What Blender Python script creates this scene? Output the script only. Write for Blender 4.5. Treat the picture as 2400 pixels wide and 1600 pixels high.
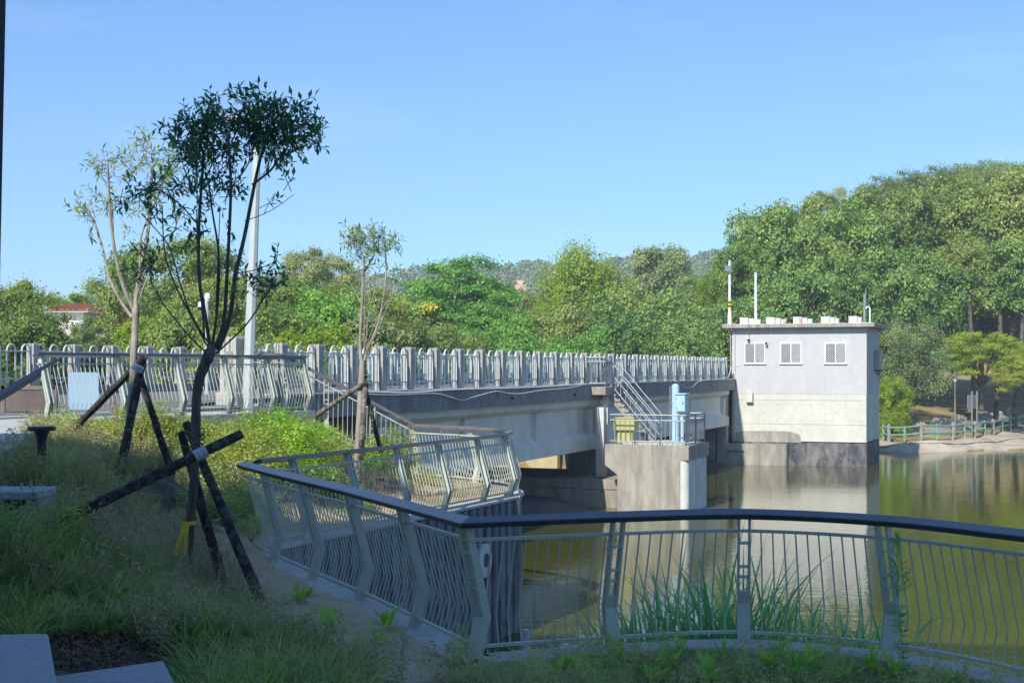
import bpy, bmesh, math, random
import numpy as np
from mathutils import Vector, Matrix
from mathutils.geometry import delaunay_2d_cdt
for o in list(bpy.data.objects): bpy.data.objects.remove(o, do_unlink=True)
S = bpy.context.scene
COL = S.collection
R = math.radians
# ------------------------------------------------------------------ camera, sky, sun, exposure
CZ = 2.65; F = 3333.0; HY = 862.0
cam = bpy.data.cameras.new('camera'); cam.lens = 50; cam.sensor_width = 36; cam.shift_y = 62/2400
cam.clip_end = 4000; cam.clip_start = 0.1
camo = bpy.data.objects.new('camera', cam); COL.objects.link(camo)
camo.location = (0, 0, CZ); camo.rotation_euler = (R(90), 0, 0); S.camera = camo
SUN_ELEV = 38.0; SUN_AZ = (0.45, 0.893)            # horizontal direction the light travels
w = bpy.data.worlds.new('World'); S.world = w; w.use_nodes = True
nt = w.node_tree; nt.nodes.clear()
sky = nt.nodes.new('ShaderNodeTexSky'); sky.sky_type = 'NISHITA'; sky.sun_disc = False
sky.sun_elevation = R(SUN_ELEV); sky.sun_rotation = math.atan2(-SUN_AZ[0], -SUN_AZ[1])
sky.air_density = 1.0; sky.dust_density = 0.6; sky.ozone_density = 2.2
bg = nt.nodes.new('ShaderNodeBackground'); bg.inputs[1].default_value = 0.132
wo = nt.nodes.new('ShaderNodeOutputWorld')
tint = nt.nodes.new('ShaderNodeMix'); tint.data_type = 'RGBA'; tint.blend_type = 'MULTIPLY'; tint.inputs[0].default_value = 1
tint.inputs[7].default_value = (.465, .70, .96, 1); nt.links.new(sky.outputs[0], tint.inputs[6])
wtc = nt.nodes.new('ShaderNodeTexCoord'); wmp = nt.nodes.new('ShaderNodeMapping'); wmp.inputs['Scale'].default_value = (1.2, 1.2, 7)
wns = nt.nodes.new('ShaderNodeTexNoise'); wns.inputs['Scale'].default_value = 2.4; wns.inputs['Detail'].default_value = 7; wns.inputs['Roughness'].default_value = .62
wrp = nt.nodes.new('ShaderNodeValToRGB'); wrp.color_ramp.elements[0].position = .52; wrp.color_ramp.elements[0].color = (0, 0, 0, 1); wrp.color_ramp.elements[1].position = .8; wrp.color_ramp.elements[1].color = (.22, .22, .22, 1)
nt.links.new(wtc.outputs['Generated'], wmp.inputs[0]); nt.links.new(wmp.outputs[0], wns.inputs[0]); nt.links.new(wns.outputs[0], wrp.inputs[0])
cir = nt.nodes.new('ShaderNodeMix'); cir.data_type = 'RGBA'; nt.links.new(wrp.outputs[0], cir.inputs[0]); nt.links.new(tint.outputs[2], cir.inputs[6]); cir.inputs[7].default_value = (5.2, 6.2, 7.0, 1)
nt.links.new(cir.outputs[2], bg.inputs[0]); nt.links.new(bg.outputs[0], wo.inputs[0])
sl = bpy.data.lights.new('sun', 'SUN'); sl.energy = 4.35; sl.angle = R(0.5); sl.color = (1.0, 0.95, 0.86)
so = bpy.data.objects.new('sun', sl); COL.objects.link(so)
ce, se = math.cos(R(SUN_ELEV)), math.sin(R(SUN_ELEV))
so.rotation_euler = Vector((SUN_AZ[0]*ce, SUN_AZ[1]*ce, -se)).to_track_quat('-Z', 'Y').to_euler()
S.view_settings.view_transform = 'Standard'; S.view_settings.look = 'None'
S.view_settings.gamma = 1.0; S.view_settings.exposure = 0.57; S.view_settings.use_curve_mapping = False
S.cycles.max_bounces = 6; S.cycles.transparent_max_bounces = 8
S.cycles.volume_bounces = 0
# ------------------------------------------------------------------ helpers
def PD(px, py, D): return Vector(((px-1200)/F*D, D, CZ-(py-HY)/F*D))
def XD(px, D): return (px-1200)/F*D
def PZ(px, py, z):
    D = (CZ-z)*F/(py-HY); return Vector(((px-1200)/F*D, D, z))
CT, SN = 0.9335, 0.3585
def W(u, v, z): return Vector((u*SN+v*CT, u*CT-v*SN, z))     # bridge frame: u along the bridge, v towards the lake
def UV(x, y): return (x*SN+y*CT, x*CT-y*SN)
BANG = math.atan2(CT, SN)                                   # world angle of the u axis

class MB:
    def __init__(s): s.v = []; s.f = []
    def add(s, vs, fs):
        b = len(s.v); s.v += [tuple(p) for p in vs]; s.f += [tuple(b+i for i in f) for f in fs]
    def box(s, c, d, ang=0.0, bev=0):
        hx, hy, hz = d[0]/2, d[1]/2, d[2]/2; ca, sa = math.cos(ang), math.sin(ang)
        vs = []
        for z in (-hz, hz):
            for x, y in ((-hx, -hy), (hx, -hy), (hx, hy), (-hx, hy)):
                vs.append((c[0]+x*ca-y*sa, c[1]+x*sa+y*ca, c[2]+z))
        s.add(vs, [(3, 2, 1, 0), (4, 5, 6, 7), (0, 1, 5, 4), (1, 2, 6, 5), (2, 3, 7, 6), (3, 0, 4, 7)])
    def loft(s, rings, cap=True, closed=True):
        n = len(rings[0]); b = len(s.v)
        for r in rings: s.v += [tuple(p) for p in r]
        m = n if closed else n-1
        for i in range(len(rings)-1):
            for j in range(m):
                k = (j+1) % n
                s.f.append((b+i*n+j, b+i*n+k, b+(i+1)*n+k, b+(i+1)*n+j))
        if cap and closed:
            s.f.append(tuple(b+j for j in reversed(range(n)))); e = b+(len(rings)-1)*n
            s.f.append(tuple(e+j for j in range(n)))
    def tube(s, pts, rad, n=6, cap=True):
        pts = [Vector(p) for p in pts]
        if not hasattr(rad, '__len__'): rad = [rad]*len(pts)
        rings = []; up = Vector((0.13, 0.21, 1)).normalized(); a = None
        for i, p in enumerate(pts):
            t = (pts[min(i+1, len(pts)-1)]-pts[max(i-1, 0)])
            if t.length < 1e-9: t = Vector((0, 0, 1))
            t.normalize()
            if a is None:
                ref = up if abs(t.dot(up)) < .9 else Vector((1, 0.1, 0)).normalized()
                a = (ref-t*ref.dot(t)).normalized()
            else:
                a = (a-t*a.dot(t)).normalized()
            b2 = t.cross(a)
            rings.append([p+(a*math.cos(2*math.pi*k/n)+b2*math.sin(2*math.pi*k/n))*rad[i] for k in range(n)])
        s.loft(rings, cap)
    def prism(s, poly, z0, z1):           # poly of (x,y)
        n = len(poly); s.loft([[(x, y, z0) for x, y in poly], [(x, y, z1) for x, y in poly]])
    def lathe(s, c, prof, n=16):
        s.loft([[(c[0]+r*math.cos(2*math.pi*k/n), c[1]+r*math.sin(2*math.pi*k/n), c[2]+z) for k in range(n)] for r, z in prof])

ORG = {}
def mesh_np(name, V, quads=None, tris=None, mat=None, smooth=False):
    me = bpy.data.meshes.new(name)
    V = np.asarray(V, dtype=np.float32).reshape(-1, 3)
    loops = []; starts = []; tot = 0
    if quads is not None and len(quads):
        q = np.asarray(quads, dtype=np.int32); loops.append(q.ravel()); starts.append(np.arange(len(q))*4+tot); tot += q.size
    if tris is not None and len(tris):
        t = np.asarray(tris, dtype=np.int32); loops.append(t.ravel()); starts.append(np.arange(len(t))*3+tot); tot += t.size
    L = np.concatenate(loops); St = np.concatenate(starts).astype(np.int32)
    me.vertices.add(len(V)); me.vertices.foreach_set('co', V.ravel())
    me.loops.add(len(L)); me.loops.foreach_set('vertex_index', L)
    me.polygons.add(len(St)); me.polygons.foreach_set('loop_start', St)
    me.update(calc_edges=True); me.validate()
    if mat: me.materials.append(mat)
    if smooth: me.polygons.foreach_set('use_smooth', [True]*len(me.polygons))
    return me
def tagit(o, label=None, cat=None, group=None, kind=None):
    if label: o['label'] = label
    if cat: o['category'] = cat
    if group: o['group'] = group
    if kind: o['kind'] = kind
    return o
def link(name, me, parent=None, loc=None, rot=None):
    o = bpy.data.objects.new(name, me); COL.objects.link(o)
    if parent is not None: o.parent = parent
    if loc is not None: o.location = loc
    if rot is not None: o.rotation_euler = rot
    return o
def org(o):
    p = Vector((0, 0, 0))
    while o is not None: p += Vector(o.location); o = o.parent
    return p
def build(name, mb, mat, parent=None, smooth=False, bevel=0, local=False):
    """world-space mesh under (unrotated) parent"""
    me = bpy.data.meshes.new(name)
    off = org(parent) if (parent is not None and not local) else Vector((0, 0, 0))
    me.from_pydata([tuple(Vector(p)-off) for p in mb.v], [], mb.f); me.update()
    bm = bmesh.new(); bm.from_mesh(me); bmesh.ops.recalc_face_normals(bm, faces=bm.faces)
    if bevel: bmesh.ops.bevel(bm, geom=bm.edges[:], offset=bevel, segments=1, affect='EDGES', clamp_overlap=True)
    bm.to_mesh(me); bm.free()
    if mat: me.materials.append(mat)
    if smooth:
        me.polygons.foreach_set('use_smooth', [True]*len(me.polygons))
        try: me.set_sharp_from_angle(angle=R(35))
        except Exception: pass
    return link(name, me, parent)
def thing(name, label, cat, loc, group=None, rz=0):
    o = bpy.data.objects.new(name, None); COL.objects.link(o); o.location = loc; o.rotation_euler = (0, 0, rz)
    o.empty_display_size = .2
    return tagit(o, label, cat, group)
def struct(name, mb, mat, parent=None, **k):
    o = build(name, mb, mat, parent, **k)
    if parent is None: o['kind'] = 'structure'
    return o
# ------------------------------------------------------------------ materials
def newmat(name):
    m = bpy.data.materials.new(name); m.use_nodes = True; n = m.node_tree; n.nodes.clear()
    out = n.nodes.new('ShaderNodeOutputMaterial'); return m, n, out
def ramp(n, fac, cols):
    r = n.nodes.new('ShaderNodeValToRGB'); e = r.color_ramp.elements
    while len(e) < len(cols): e.new(0.5)
    for k, (p, c) in enumerate(cols): e[k].position = p; e[k].color = (*c, 1)
    n.links.new(fac, r.inputs[0]); return r.outputs[0]
def noise(n, co, scale, detail=4, rough=.6, stretch=(1, 1, 1)):
    mp = n.nodes.new('ShaderNodeMapping'); mp.inputs['Scale'].default_value = stretch
    n.links.new(co, mp.inputs[0]); t = n.nodes.new('ShaderNodeTexNoise')
    t.inputs['Scale'].default_value = scale; t.inputs['Detail'].default_value = detail; t.inputs['Roughness'].default_value = rough
    n.links.new(mp.outputs[0], t.inputs[0]); return t.outputs[0]
def mixc(n, fac, a, b, mode='MIX'):
    m = n.nodes.new('ShaderNodeMix'); m.data_type = 'RGBA'; m.blend_type = mode
    for k, x in ((0, fac), (6, a), (7, b)):
        if isinstance(x, (int, float)): m.inputs[k].default_value = x
        elif isinstance(x, tuple): m.inputs[k].default_value = (*x, 1)
        else: n.links.new(x, m.inputs[k])
    return m.outputs[2]
def surf(name, c1, c2, scale=3, rough=.8, bump=.15, bscale=40, stretch=(1, 1, 1), metal=0, streak=0, sc=(.08, .08, .075),
         speck=0, spc=(.1, .1, .1), spscale=60, spec=.4, lo=.35, hi=.65, sstretch=(1, 1, .06), sscale=2.2):
    m, n, out = newmat(name); tc = n.nodes.new('ShaderNodeTexCoord'); co = tc.outputs['Object']
    b = n.nodes.new('ShaderNodeBsdfPrincipled'); b.inputs['Roughness'].default_value = rough; b.inputs['Metallic'].default_value = metal
    b.inputs['Specular IOR Level'].default_value = spec
    col = ramp(n, noise(n, co, scale, 6, .62, stretch), [(lo, c1), (hi, c2)])
    if streak:
        f = ramp(n, noise(n, co, sscale, 5, .65, sstretch), [(.45, (0, 0, 0)), (.72, (streak,)*3)])
        col = mixc(n, f, col, sc)
    if speck:
        f = ramp(n, noise(n, co, spscale, 2, .5), [(.5, (0, 0, 0)), (.62, (speck,)*3)]); col = mixc(n, f, col, spc)
    n.links.new(col, b.inputs['Base Color'])
    if bump:
        bp = n.nodes.new('ShaderNodeBump'); bp.inputs['Strength'].default_value = bump; bp.inputs['Distance'].default_value = .02
        n.links.new(noise(n, co, bscale, 5, .6, stretch), bp.inputs['Height']); n.links.new(bp.outputs[0], b.inputs['Normal'])
    n.links.new(b.outputs[0], out.inputs[0]); return m
LB = 1.95
def leafmat(name, cols, trans=.35, rough=.55, nscale=.5, spec=.35):
    """leaf colour: varies leaf by leaf, in large soft patches and from plant to plant"""
    m, n, out = newmat(name); tc = n.nodes.new('ShaderNodeTexCoord')
    g = n.nodes.new('ShaderNodeNewGeometry'); oi = n.nodes.new('ShaderNodeObjectInfo')
    a = n.nodes.new('ShaderNodeMath'); a.operation = 'MULTIPLY_ADD'; a.inputs[1].default_value = .45
    n.links.new(g.outputs['Random Per Island'], a.inputs[0])
    nz = noise(n, tc.outputs['Object'], nscale, 3, .55)
    b0 = n.nodes.new('ShaderNodeMath'); b0.operation = 'MULTIPLY_ADD'; b0.inputs[1].default_value = .75; n.links.new(nz, b0.inputs[0])
    c0 = n.nodes.new('ShaderNodeMath'); c0.operation = 'MULTIPLY_ADD'; c0.inputs[1].default_value = .22; c0.inputs[2].default_value = -.21
    n.links.new(oi.outputs['Random'], c0.inputs[0]); n.links.new(c0.outputs[0], b0.inputs[2]); n.links.new(b0.outputs[0], a.inputs[2])
    cols = [tuple(min(.6, x*LB) for x in c) for c in cols]; k = len(cols); col = ramp(n, a.outputs[0], [(.12+.76*i/(k-1), c) for i, c in enumerate(cols)])
    b = n.nodes.new('ShaderNodeBsdfPrincipled'); b.inputs['Roughness'].default_value = rough; b.inputs['Specular IOR Level'].default_value = spec
    n.links.new(col, b.inputs['Base Color'])
    t = n.nodes.new('ShaderNodeBsdfTranslucent'); n.links.new(mixc(n, .5, col, (.5, .6, .08), 'MULTIPLY'), t.inputs[0])
    hs = n.nodes.new('ShaderNodeHueSaturation'); hs.inputs['Value'].default_value = 1.5; n.links.new(col, hs.inputs['Color']); n.links.new(hs.outputs[0], t.inputs[0])
    mx = n.nodes.new('ShaderNodeMixShader'); mx.inputs[0].default_value = trans
    n.links.new(b.outputs[0], mx.inputs[1]); n.links.new(t.outputs[0], mx.inputs[2]); n.links.new(mx.outputs[0], out.inputs[0]); return m
M = {}
M['granite'] = surf('granite', (.36, .355, .33), (.50, .49, .455), 6, .85, .25, 60, streak=.45, sc=(.14, .13, .12), speck=.35, spc=(.12, .12, .12), spscale=90)
M['fascia'] = surf('fascia_granite', (.17, .175, .18), (.28, .28, .28), 2.5, .8, .2, 50, streak=.6, sc=(.05, .05, .055), speck=.4, spc=(.3, .3, .3), spscale=110)
M['girder'] = surf('girder_concrete', (.62, .605, .55), (.74, .72, .65), 1.2, .85, .1, 20, streak=.25, sc=(.33, .3, .25))
M['pale_conc'] = surf('pale_concrete', (.54, .53, .46), (.63, .62, .545), .8, .85, .12, 25, streak=.22, sc=(.42, .4, .34), speck=.12, spc=(.25, .24, .22), spscale=7)
M['stained_conc'] = surf('stained_concrete', (.27, .25, .21), (.42, .39, .33), 2.6, .9, .4, 30, stretch=(1, 1, .35), streak=.7, sc=(.16, .15, .13), speck=.25, spc=(.15, .14, .13), spscale=25)
M['white_conc'] = surf('white_concrete', (.5, .5, .47), (.68, .67, .62), 1.5, .85, .15, 30, streak=.35, sc=(.33, .32, .29))
M['dark_conc'] = surf('dark_wet_concrete', (.03, .032, .042), (.10, .10, .115), 3.5, .8, .3, 30, streak=.7, sc=(.34, .32, .28), sscale=1.6, sstretch=(1, 1, .35))
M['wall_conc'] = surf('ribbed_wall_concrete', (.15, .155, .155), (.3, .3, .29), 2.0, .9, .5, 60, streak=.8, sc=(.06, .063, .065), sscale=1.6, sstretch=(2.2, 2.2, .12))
M['wash'] = surf('washed_grit_render', (.48, .472, .462), (.53, .522, .51), 2.0, .9, .2, 90, streak=.16, sc=(.3, .3, .3), speck=.3, spc=(.37, .38, .41), spscale=25)
M['kerb'] = surf('kerb_concrete', (.42, .42, .40), (.58, .57, .53), 4, .9, .3, 60, streak=.2, sc=(.22, .2, .17), sstretch=(1, 1, 1))
M['plaza'] = surf('plaza_paving', (.42, .42, .41), (.52, .51, .49), 3, .95, .15, 120, spec=.1, speck=.35, spc=(.32, .32, .3), spscale=140)
M['slab'] = surf('granite_slab', (.3, .32, .34), (.42, .44, .46), 20, .75, .25, 150, speck=.5, spc=(.18, .19, .2), spscale=160)
M['asphalt'] = surf('asphalt', (.15, .15, .155), (.21, .21, .21), 8, .95, .2, 100, spec=.05)
M['paint_y'] = surf('yellow_line_paint', (.5, .38, .12), (.6, .45, .18), 12, .7, 0)
M['paint_w'] = surf('white_line_paint', (.55, .6, .56), (.7, .72, .7), 12, .7, 0)
M['greysteel'] = surf('sage_grey_painted_steel', (.46, .495, .42), (.52, .55, .47), 5, .45, .03, 60, streak=.25, sc=(.3, .31, .25), sstretch=(1, 1, .3), spec=.5)
M['palesteel'] = surf('pale_painted_rail_steel', (.55, .61, .57), (.63, .68, .64), 8, .4, .03, 60, streak=.2, sc=(.33, .3, .24), spec=.5)
M['galv'] = surf('galvanised_steel', (.24, .265, .28), (.33, .355, .37), 10, .45, .03, 60, metal=.35, spec=.5)
M['handrail'] = surf('dark_composite_handrail', (.022, .028, .042), (.04, .046, .064), 6, .32, .1, 60, stretch=(1, 1, 1), spec=1.0)
M['handrail_b'] = surf('weathered_brown_handrail', (.12, .095, .085), (.19, .155, .14), 6, .5, .12, 60, spec=.5)
M['lamp_pole'] = surf('pale_grey_lamp_pole', (.40, .46, .46), (.47, .52, .51), 3, .45, .02, 60, spec=.5)
M['white'] = surf('white_paint', (.72, .73, .73), (.82, .82, .81), 8, .5, .02, 60)
M['rust'] = surf('rusty_white_paint', (.75, .72, .68), (.55, .3, .16), 5, .7, .05, 60, lo=.42, hi=.58)
M['yellowbox'] = surf('olive_yellow_paint', (.40, .41, .13), (.48, .49, .18), 6, .5, .03, 60)
M['bluepaint'] = surf('sky_blue_paint', (.36, .53, .66), (.42, .59, .71), 4, .4, .02, 60, spec=.5)
M['brownpanel'] = surf('brown_metal_panel', (.10, .08, .07), (.135, .11, .095), 4, .55, .04, 60)
M['log'] = surf('charred_log_bark', (.008, .008, .008), (.05, .045, .04), 5, .9, .9, 18, stretch=(1, 1, 1), speck=.6, spc=(.14, .13, .115), spscale=14)
M['log2'] = surf('weathered_stake_bark', (.06, .045, .035), (.2, .17, .14), 6, .9, .8, 18, speck=.5, spc=(.32, .3, .27), spscale=16)
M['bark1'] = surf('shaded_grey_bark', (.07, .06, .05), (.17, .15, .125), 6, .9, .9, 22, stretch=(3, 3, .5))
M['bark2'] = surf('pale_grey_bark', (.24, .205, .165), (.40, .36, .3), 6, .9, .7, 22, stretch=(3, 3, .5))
M['bark3'] = surf('brown_tree_bark', (.06, .05, .04), (.15, .13, .105), 3, .9, .6, 12)
M['rubber'] = surf('black_rubber', (.012, .014, .02), (.035, .038, .048), 1.5, .5, .1, 12)
M['tape'] = surf('pale_plastic_tape', (.36, .42, .5), (.45, .5, .56), 8, .5, .05, 40)
M['ribbon'] = surf('yellow_plastic_ribbon', (.72, .50, .02), (.8, .58, .04), 8, .5, .05, 40)
M['bollard'] = surf('dark_bollard_metal', (.02, .025, .035), (.035, .04, .05), 8, .5, .03, 40)
M['palepane'] = surf('curtained_window_glass', (.16, .18, .18), (.26, .28, .27), 1.5, .1, 0, 10, spec=.7)
M['darkglass'] = surf('window_glass', (.03, .05, .045), (.07, .095, .085), 1.5, .08, 0, 10, spec=.7)
M['sand'] = surf('pale_sand', (.34, .29, .2), (.45, .39, .28), 3, .95, .5, 60, speck=.3, spc=(.22, .18, .13), spscale=30)
M['roof_tile'] = surf('orange_roof_tile', (.42, .12, .04), (.55, .2, .08), 5, .8, .2, 30)
M['pinkwall'] = surf('pink_tile_wall', (.55, .36, .27), (.62, .42, .32), 2, .85, .05, 20)
M['housewall'] = surf('white_house_wall', (.74, .73, .69), (.82, .8, .76), 1, .85, .05, 20)
M['cream'] = surf('cream_house_wall', (.55, .52, .44), (.62, .58, .5), 1, .85, .05, 20)
M['yellowwall'] = surf('embankment_concrete', (.42, .37, .21), (.52, .46, .27), 1, .9, .2, 20, streak=.3, sc=(.25, .22, .14))
M['green_paint'] = surf('worn_green_paint', (.10, .26, .18), (.2, .36, .26), 5, .7, .2, 40, speck=.35, spc=(.36, .36, .3), spscale=18)
M['greywood'] = surf('grey_imitation_wood', (.22, .2, .19), (.34, .31, .29), 6, .85, .4, 30, stretch=(2, 2, .5))
M['bank'] = surf('bare_earth_bank', (.34, .28, .2), (.56, .49, .37), .45, .95, .6, 6, speck=.35, spc=(.2, .17, .12), spscale=8)
M['litter'] = surf('dry_fallen_leaves', (.05, .035, .02), (.2, .13, .06), 20, .8, 0)
M['rock'] = surf('rounded_rock', (.22, .2, .17), (.42, .39, .34), 3, .9, .5, 12)
M['bench_wood'] = surf('dark_bench_wood', (.05, .03, .022), (.08, .05, .035), 10, .6, .1, 40)
M['brass'] = surf('aged_lamp_metal', (.2, .16, .11), (.26, .21, .15), 10, .5, .05, 40, metal=.3)
M['frosted'] = surf('frosted_lamp_globe', (.7, .7, .66), (.8, .8, .76), 4, .3, 0)
M['black'] = surf('black_plastic', (.012, .012, .013), (.02, .02, .022), 8, .45, 0)
M['facade'] = surf('visitor_centre_facade', (.62, .61, .58), (.7, .69, .66), 1, .85, .05, 20)
M['bluesheet'] = surf('sky_tinted_sign_back', (.24, .36, .47), (.28, .40, .52), 2, .35, .02, 20, spec=.5)  # reflected sky is painted into the panel's base colour
M['flower'] = surf('yellow_blossom', (.7, .5, .02), (.8, .6, .05), 5, .7, 0)

def ground_mat():
    m, n, out = newmat('planted_soil'); tc = n.nodes.new('ShaderNodeTexCoord'); co = tc.outputs['Object']
    at = n.nodes.new('ShaderNodeAttribute'); at.attribute_name = 'sand'
    soil = ramp(n, noise(n, co, 5, 8, .7), [(.3, (.05, .042, .03)), (.52, (.13, .11, .075)), (.7, (.22, .19, .13))])
    sand = ramp(n, noise(n, co, 3, 8, .7), [(.3, (.42, .335, .205)), (.7, (.62, .50, .33))])
    ad = n.nodes.new('ShaderNodeMath'); ad.operation = 'ADD'; n.links.new(at.outputs['Fac'], ad.inputs[0])
    nz = n.nodes.new('ShaderNodeMath'); nz.operation = 'MULTIPLY_ADD'; nz.inputs[1].default_value = 1.2; nz.inputs[2].default_value = -.6
    n.links.new(noise(n, co, 1.6, 6, .7), nz.inputs[0]); n.links.new(nz.outputs[0], ad.inputs[1])
    f = ramp(n, ad.outputs[0], [(.4, (0, 0, 0)), (.62, (1, 1, 1))])
    b = n.nodes.new('ShaderNodeBsdfPrincipled'); b.inputs['Roughness'].default_value = .95; b.inputs['Specular IOR Level'].default_value = .2
    n.links.new(mixc(n, f, soil, sand), b.inputs['Base Color'])
    bp = n.nodes.new('ShaderNodeBump'); bp.inputs['Strength'].default_value = .7; bp.inputs['Distance'].default_value = .03
    n.links.new(noise(n, co, 22, 8, .7), bp.inputs['Height']); n.links.new(bp.outputs[0], b.inputs['Normal'])
    n.links.new(b.outputs[0], out.inputs[0]); return m
def lawn_mat():
    m, n, out = newmat('dry_lawn'); tc = n.nodes.new('ShaderNodeTexCoord'); co = tc.outputs['Object']
    c = ramp(n, noise(n, co, .35, 9, .72), [(.3, (.13, .11, .045)), (.5, (.32, .25, .11)), (.68, (.46, .37, .19))])
    f = ramp(n, noise(n, co, 6, 4, .7), [(.52, (0, 0, 0)), (.68, (.5, .5, .5))]); c = mixc(n, f, c, (.36, .28, .19))
    b = n.nodes.new('ShaderNodeBsdfPrincipled'); b.inputs['Roughness'].default_value = .95; b.inputs['Specular IOR Level'].default_value = .15
    n.links.new(c, b.inputs['Base Color'])
    bp = n.nodes.new('ShaderNodeBump'); bp.inputs['Strength'].default_value = .8; bp.inputs['Distance'].default_value = .12
    n.links.new(noise(n, co, 5, 8, .75), bp.inputs['Height']); n.links.new(bp.outputs[0], b.inputs['Normal'])
    n.links.new(b.outputs[0], out.inputs[0]); return m
def water_mat():
    m, n, out = newmat('murky_pond_water'); tc = n.nodes.new('ShaderNodeTexCoord'); co = tc.outputs['Object']
    b = n.nodes.new('ShaderNodeBsdfPrincipled'); b.inputs['Roughness'].default_value = .03; b.inputs['IOR'].default_value = 1.36
    c = ramp(n, noise(n, co, .12, 4, .6), [(.35, (.06, .064, .010)), (.65, (.078, .082, .014))])
    n.links.new(c, b.inputs['Base Color'])
    h1 = noise(n, co, 2.2, 3, .55, (1, 1.3, 1)); h2 = noise(n, co, .35, 2, .5); h3 = noise(n, co, 9, 2, .5, (1, 1, 1))
    a = n.nodes.new('ShaderNodeMath'); a.operation = 'MULTIPLY_ADD'; a.inputs[1].default_value = .25
    n.links.new(h3, a.inputs[0]); n.links.new(h1, a.inputs[2])
    a2 = n.nodes.new('ShaderNodeMath'); a2.operation = 'MULTIPLY_ADD'; a2.inputs[1].default_value = 1.5
    n.links.new(h2, a2.inputs[0]); n.links.new(a.outputs[0], a2.inputs[2])
    bp = n.nodes.new('ShaderNodeBump'); bp.inputs['Strength'].default_value = .48; bp.inputs['Distance'].default_value = .012
    n.links.new(a2.outputs[0], bp.inputs['Height']); n.links.new(bp.outputs[0], b.inputs['Normal'])
    n.links.new(b.outputs[0], out.inputs[0]); return m
M['ground'] = ground_mat(); M['lawn'] = lawn_mat(); M['water'] = water_mat()
G = lambda r, g, b: (r, g, b)
M['l_broad'] = leafmat('broad_leaf_foliage', [G(0.031, 0.063, 0.018), G(0.068, 0.132, 0.030), G(0.131, 0.199, 0.045), G(0.235, 0.252, 0.071)], .3, nscale=.35)
M['l_mid'] = leafmat('mid_green_foliage', [G(0.036, 0.068, 0.017), G(0.083, 0.135, 0.029), G(0.154, 0.193, 0.040), G(0.254, 0.237, 0.069)], .35, nscale=.4)
M['l_bright'] = leafmat('bright_layered_foliage', [G(0.028, 0.075, 0.014), G(0.070, 0.163, 0.025), G(0.113, 0.219, 0.035), G(0.168, 0.251, 0.047)], .35, nscale=.4)
M['l_feather'] = leafmat('yellow_green_feathery_foliage', [G(0.058, 0.100, 0.010), G(0.105, 0.164, 0.012), G(0.158, 0.215, 0.018), G(0.210, 0.250, 0.030)], .4, nscale=.4)
M['l_olive'] = leafmat('grey_olive_foliage', [G(0.046, 0.086, 0.032), G(0.103, 0.149, 0.054), G(0.172, 0.201, 0.068), G(0.276, 0.230, 0.099)], .3, nscale=.5)
M['l_yellow'] = leafmat('yellowing_foliage', [G(0.087, 0.150, 0.017), G(0.152, 0.210, 0.017), G(0.206, 0.240, 0.025), G(0.229, 0.180, 0.025)], .45, nscale=.5)
M['l_far'] = leafmat('far_hill_foliage', [G(0.045, 0.080, 0.036), G(0.087, 0.123, 0.050), G(0.143, 0.167, 0.072), G(0.191, 0.189, 0.084)], .2, nscale=.05)
M['l_near'] = leafmat('dark_glossy_young_tree_leaves', [G(0.021, 0.068, 0.034), G(0.038, 0.111, 0.044), G(0.068, 0.162, 0.051), G(0.103, 0.205, 0.060)], .3, .4, nscale=2)
M['l_lit'] = leafmat('pale_young_tree_leaves', [G(0.060, 0.111, 0.034), G(0.102, 0.162, 0.043), G(0.153, 0.204, 0.051), G(0.255, 0.255, 0.051)], .35, nscale=2)
M['l_shrub'] = leafmat('lush_shrub_leaves', [G(0.046, 0.118, 0.012), G(0.106, 0.207, 0.018), G(0.185, 0.284, 0.028), G(0.264, 0.307, 0.050)], .4, nscale=1.2)
M['l_shrub2'] = leafmat('dry_shrub_leaves', [G(0.068, 0.101, 0.021), G(0.136, 0.180, 0.032), G(0.231, 0.252, 0.052), G(0.340, 0.274, 0.094)], .35, nscale=1.2)
M['g_lush'] = leafmat('lush_grass', [G(0.038, 0.081, 0.020), G(0.088, 0.160, 0.031), G(0.164, 0.242, 0.052), G(0.328, 0.321, 0.103)], .35, nscale=1.0)
M['g_dry'] = leafmat('dry_weeds', [G(0.064, 0.087, 0.026), G(0.139, 0.143, 0.053), G(0.234, 0.194, 0.090), G(0.319, 0.226, 0.128)], .3, nscale=.9)
M['g_fine'] = leafmat('fine_green_weeds', [G(0.061, 0.114, 0.035), G(0.142, 0.192, 0.058), G(0.242, 0.279, 0.088), G(0.404, 0.348, 0.156)], .3, nscale=.9)
M['g_broad'] = leafmat('broad_weed_leaves', [G(0.057, 0.155, 0.021), G(0.115, 0.239, 0.031), G(0.196, 0.310, 0.051), G(0.345, 0.342, 0.062)], .45, nscale=2)
M['bleached'] = leafmat('bleached_stalks', [G(.09, .085, .045), G(.17, .145, .085), G(.26, .21, .13), G(.33, .27, .18)], .25, nscale=1)
M['g_reed'] = leafmat('reed_blades', [G(0.043, 0.131, 0.046), G(0.084, 0.214, 0.070), G(0.140, 0.291, 0.092), G(0.224, 0.367, 0.138)], .35, .4, nscale=1.5)
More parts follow.
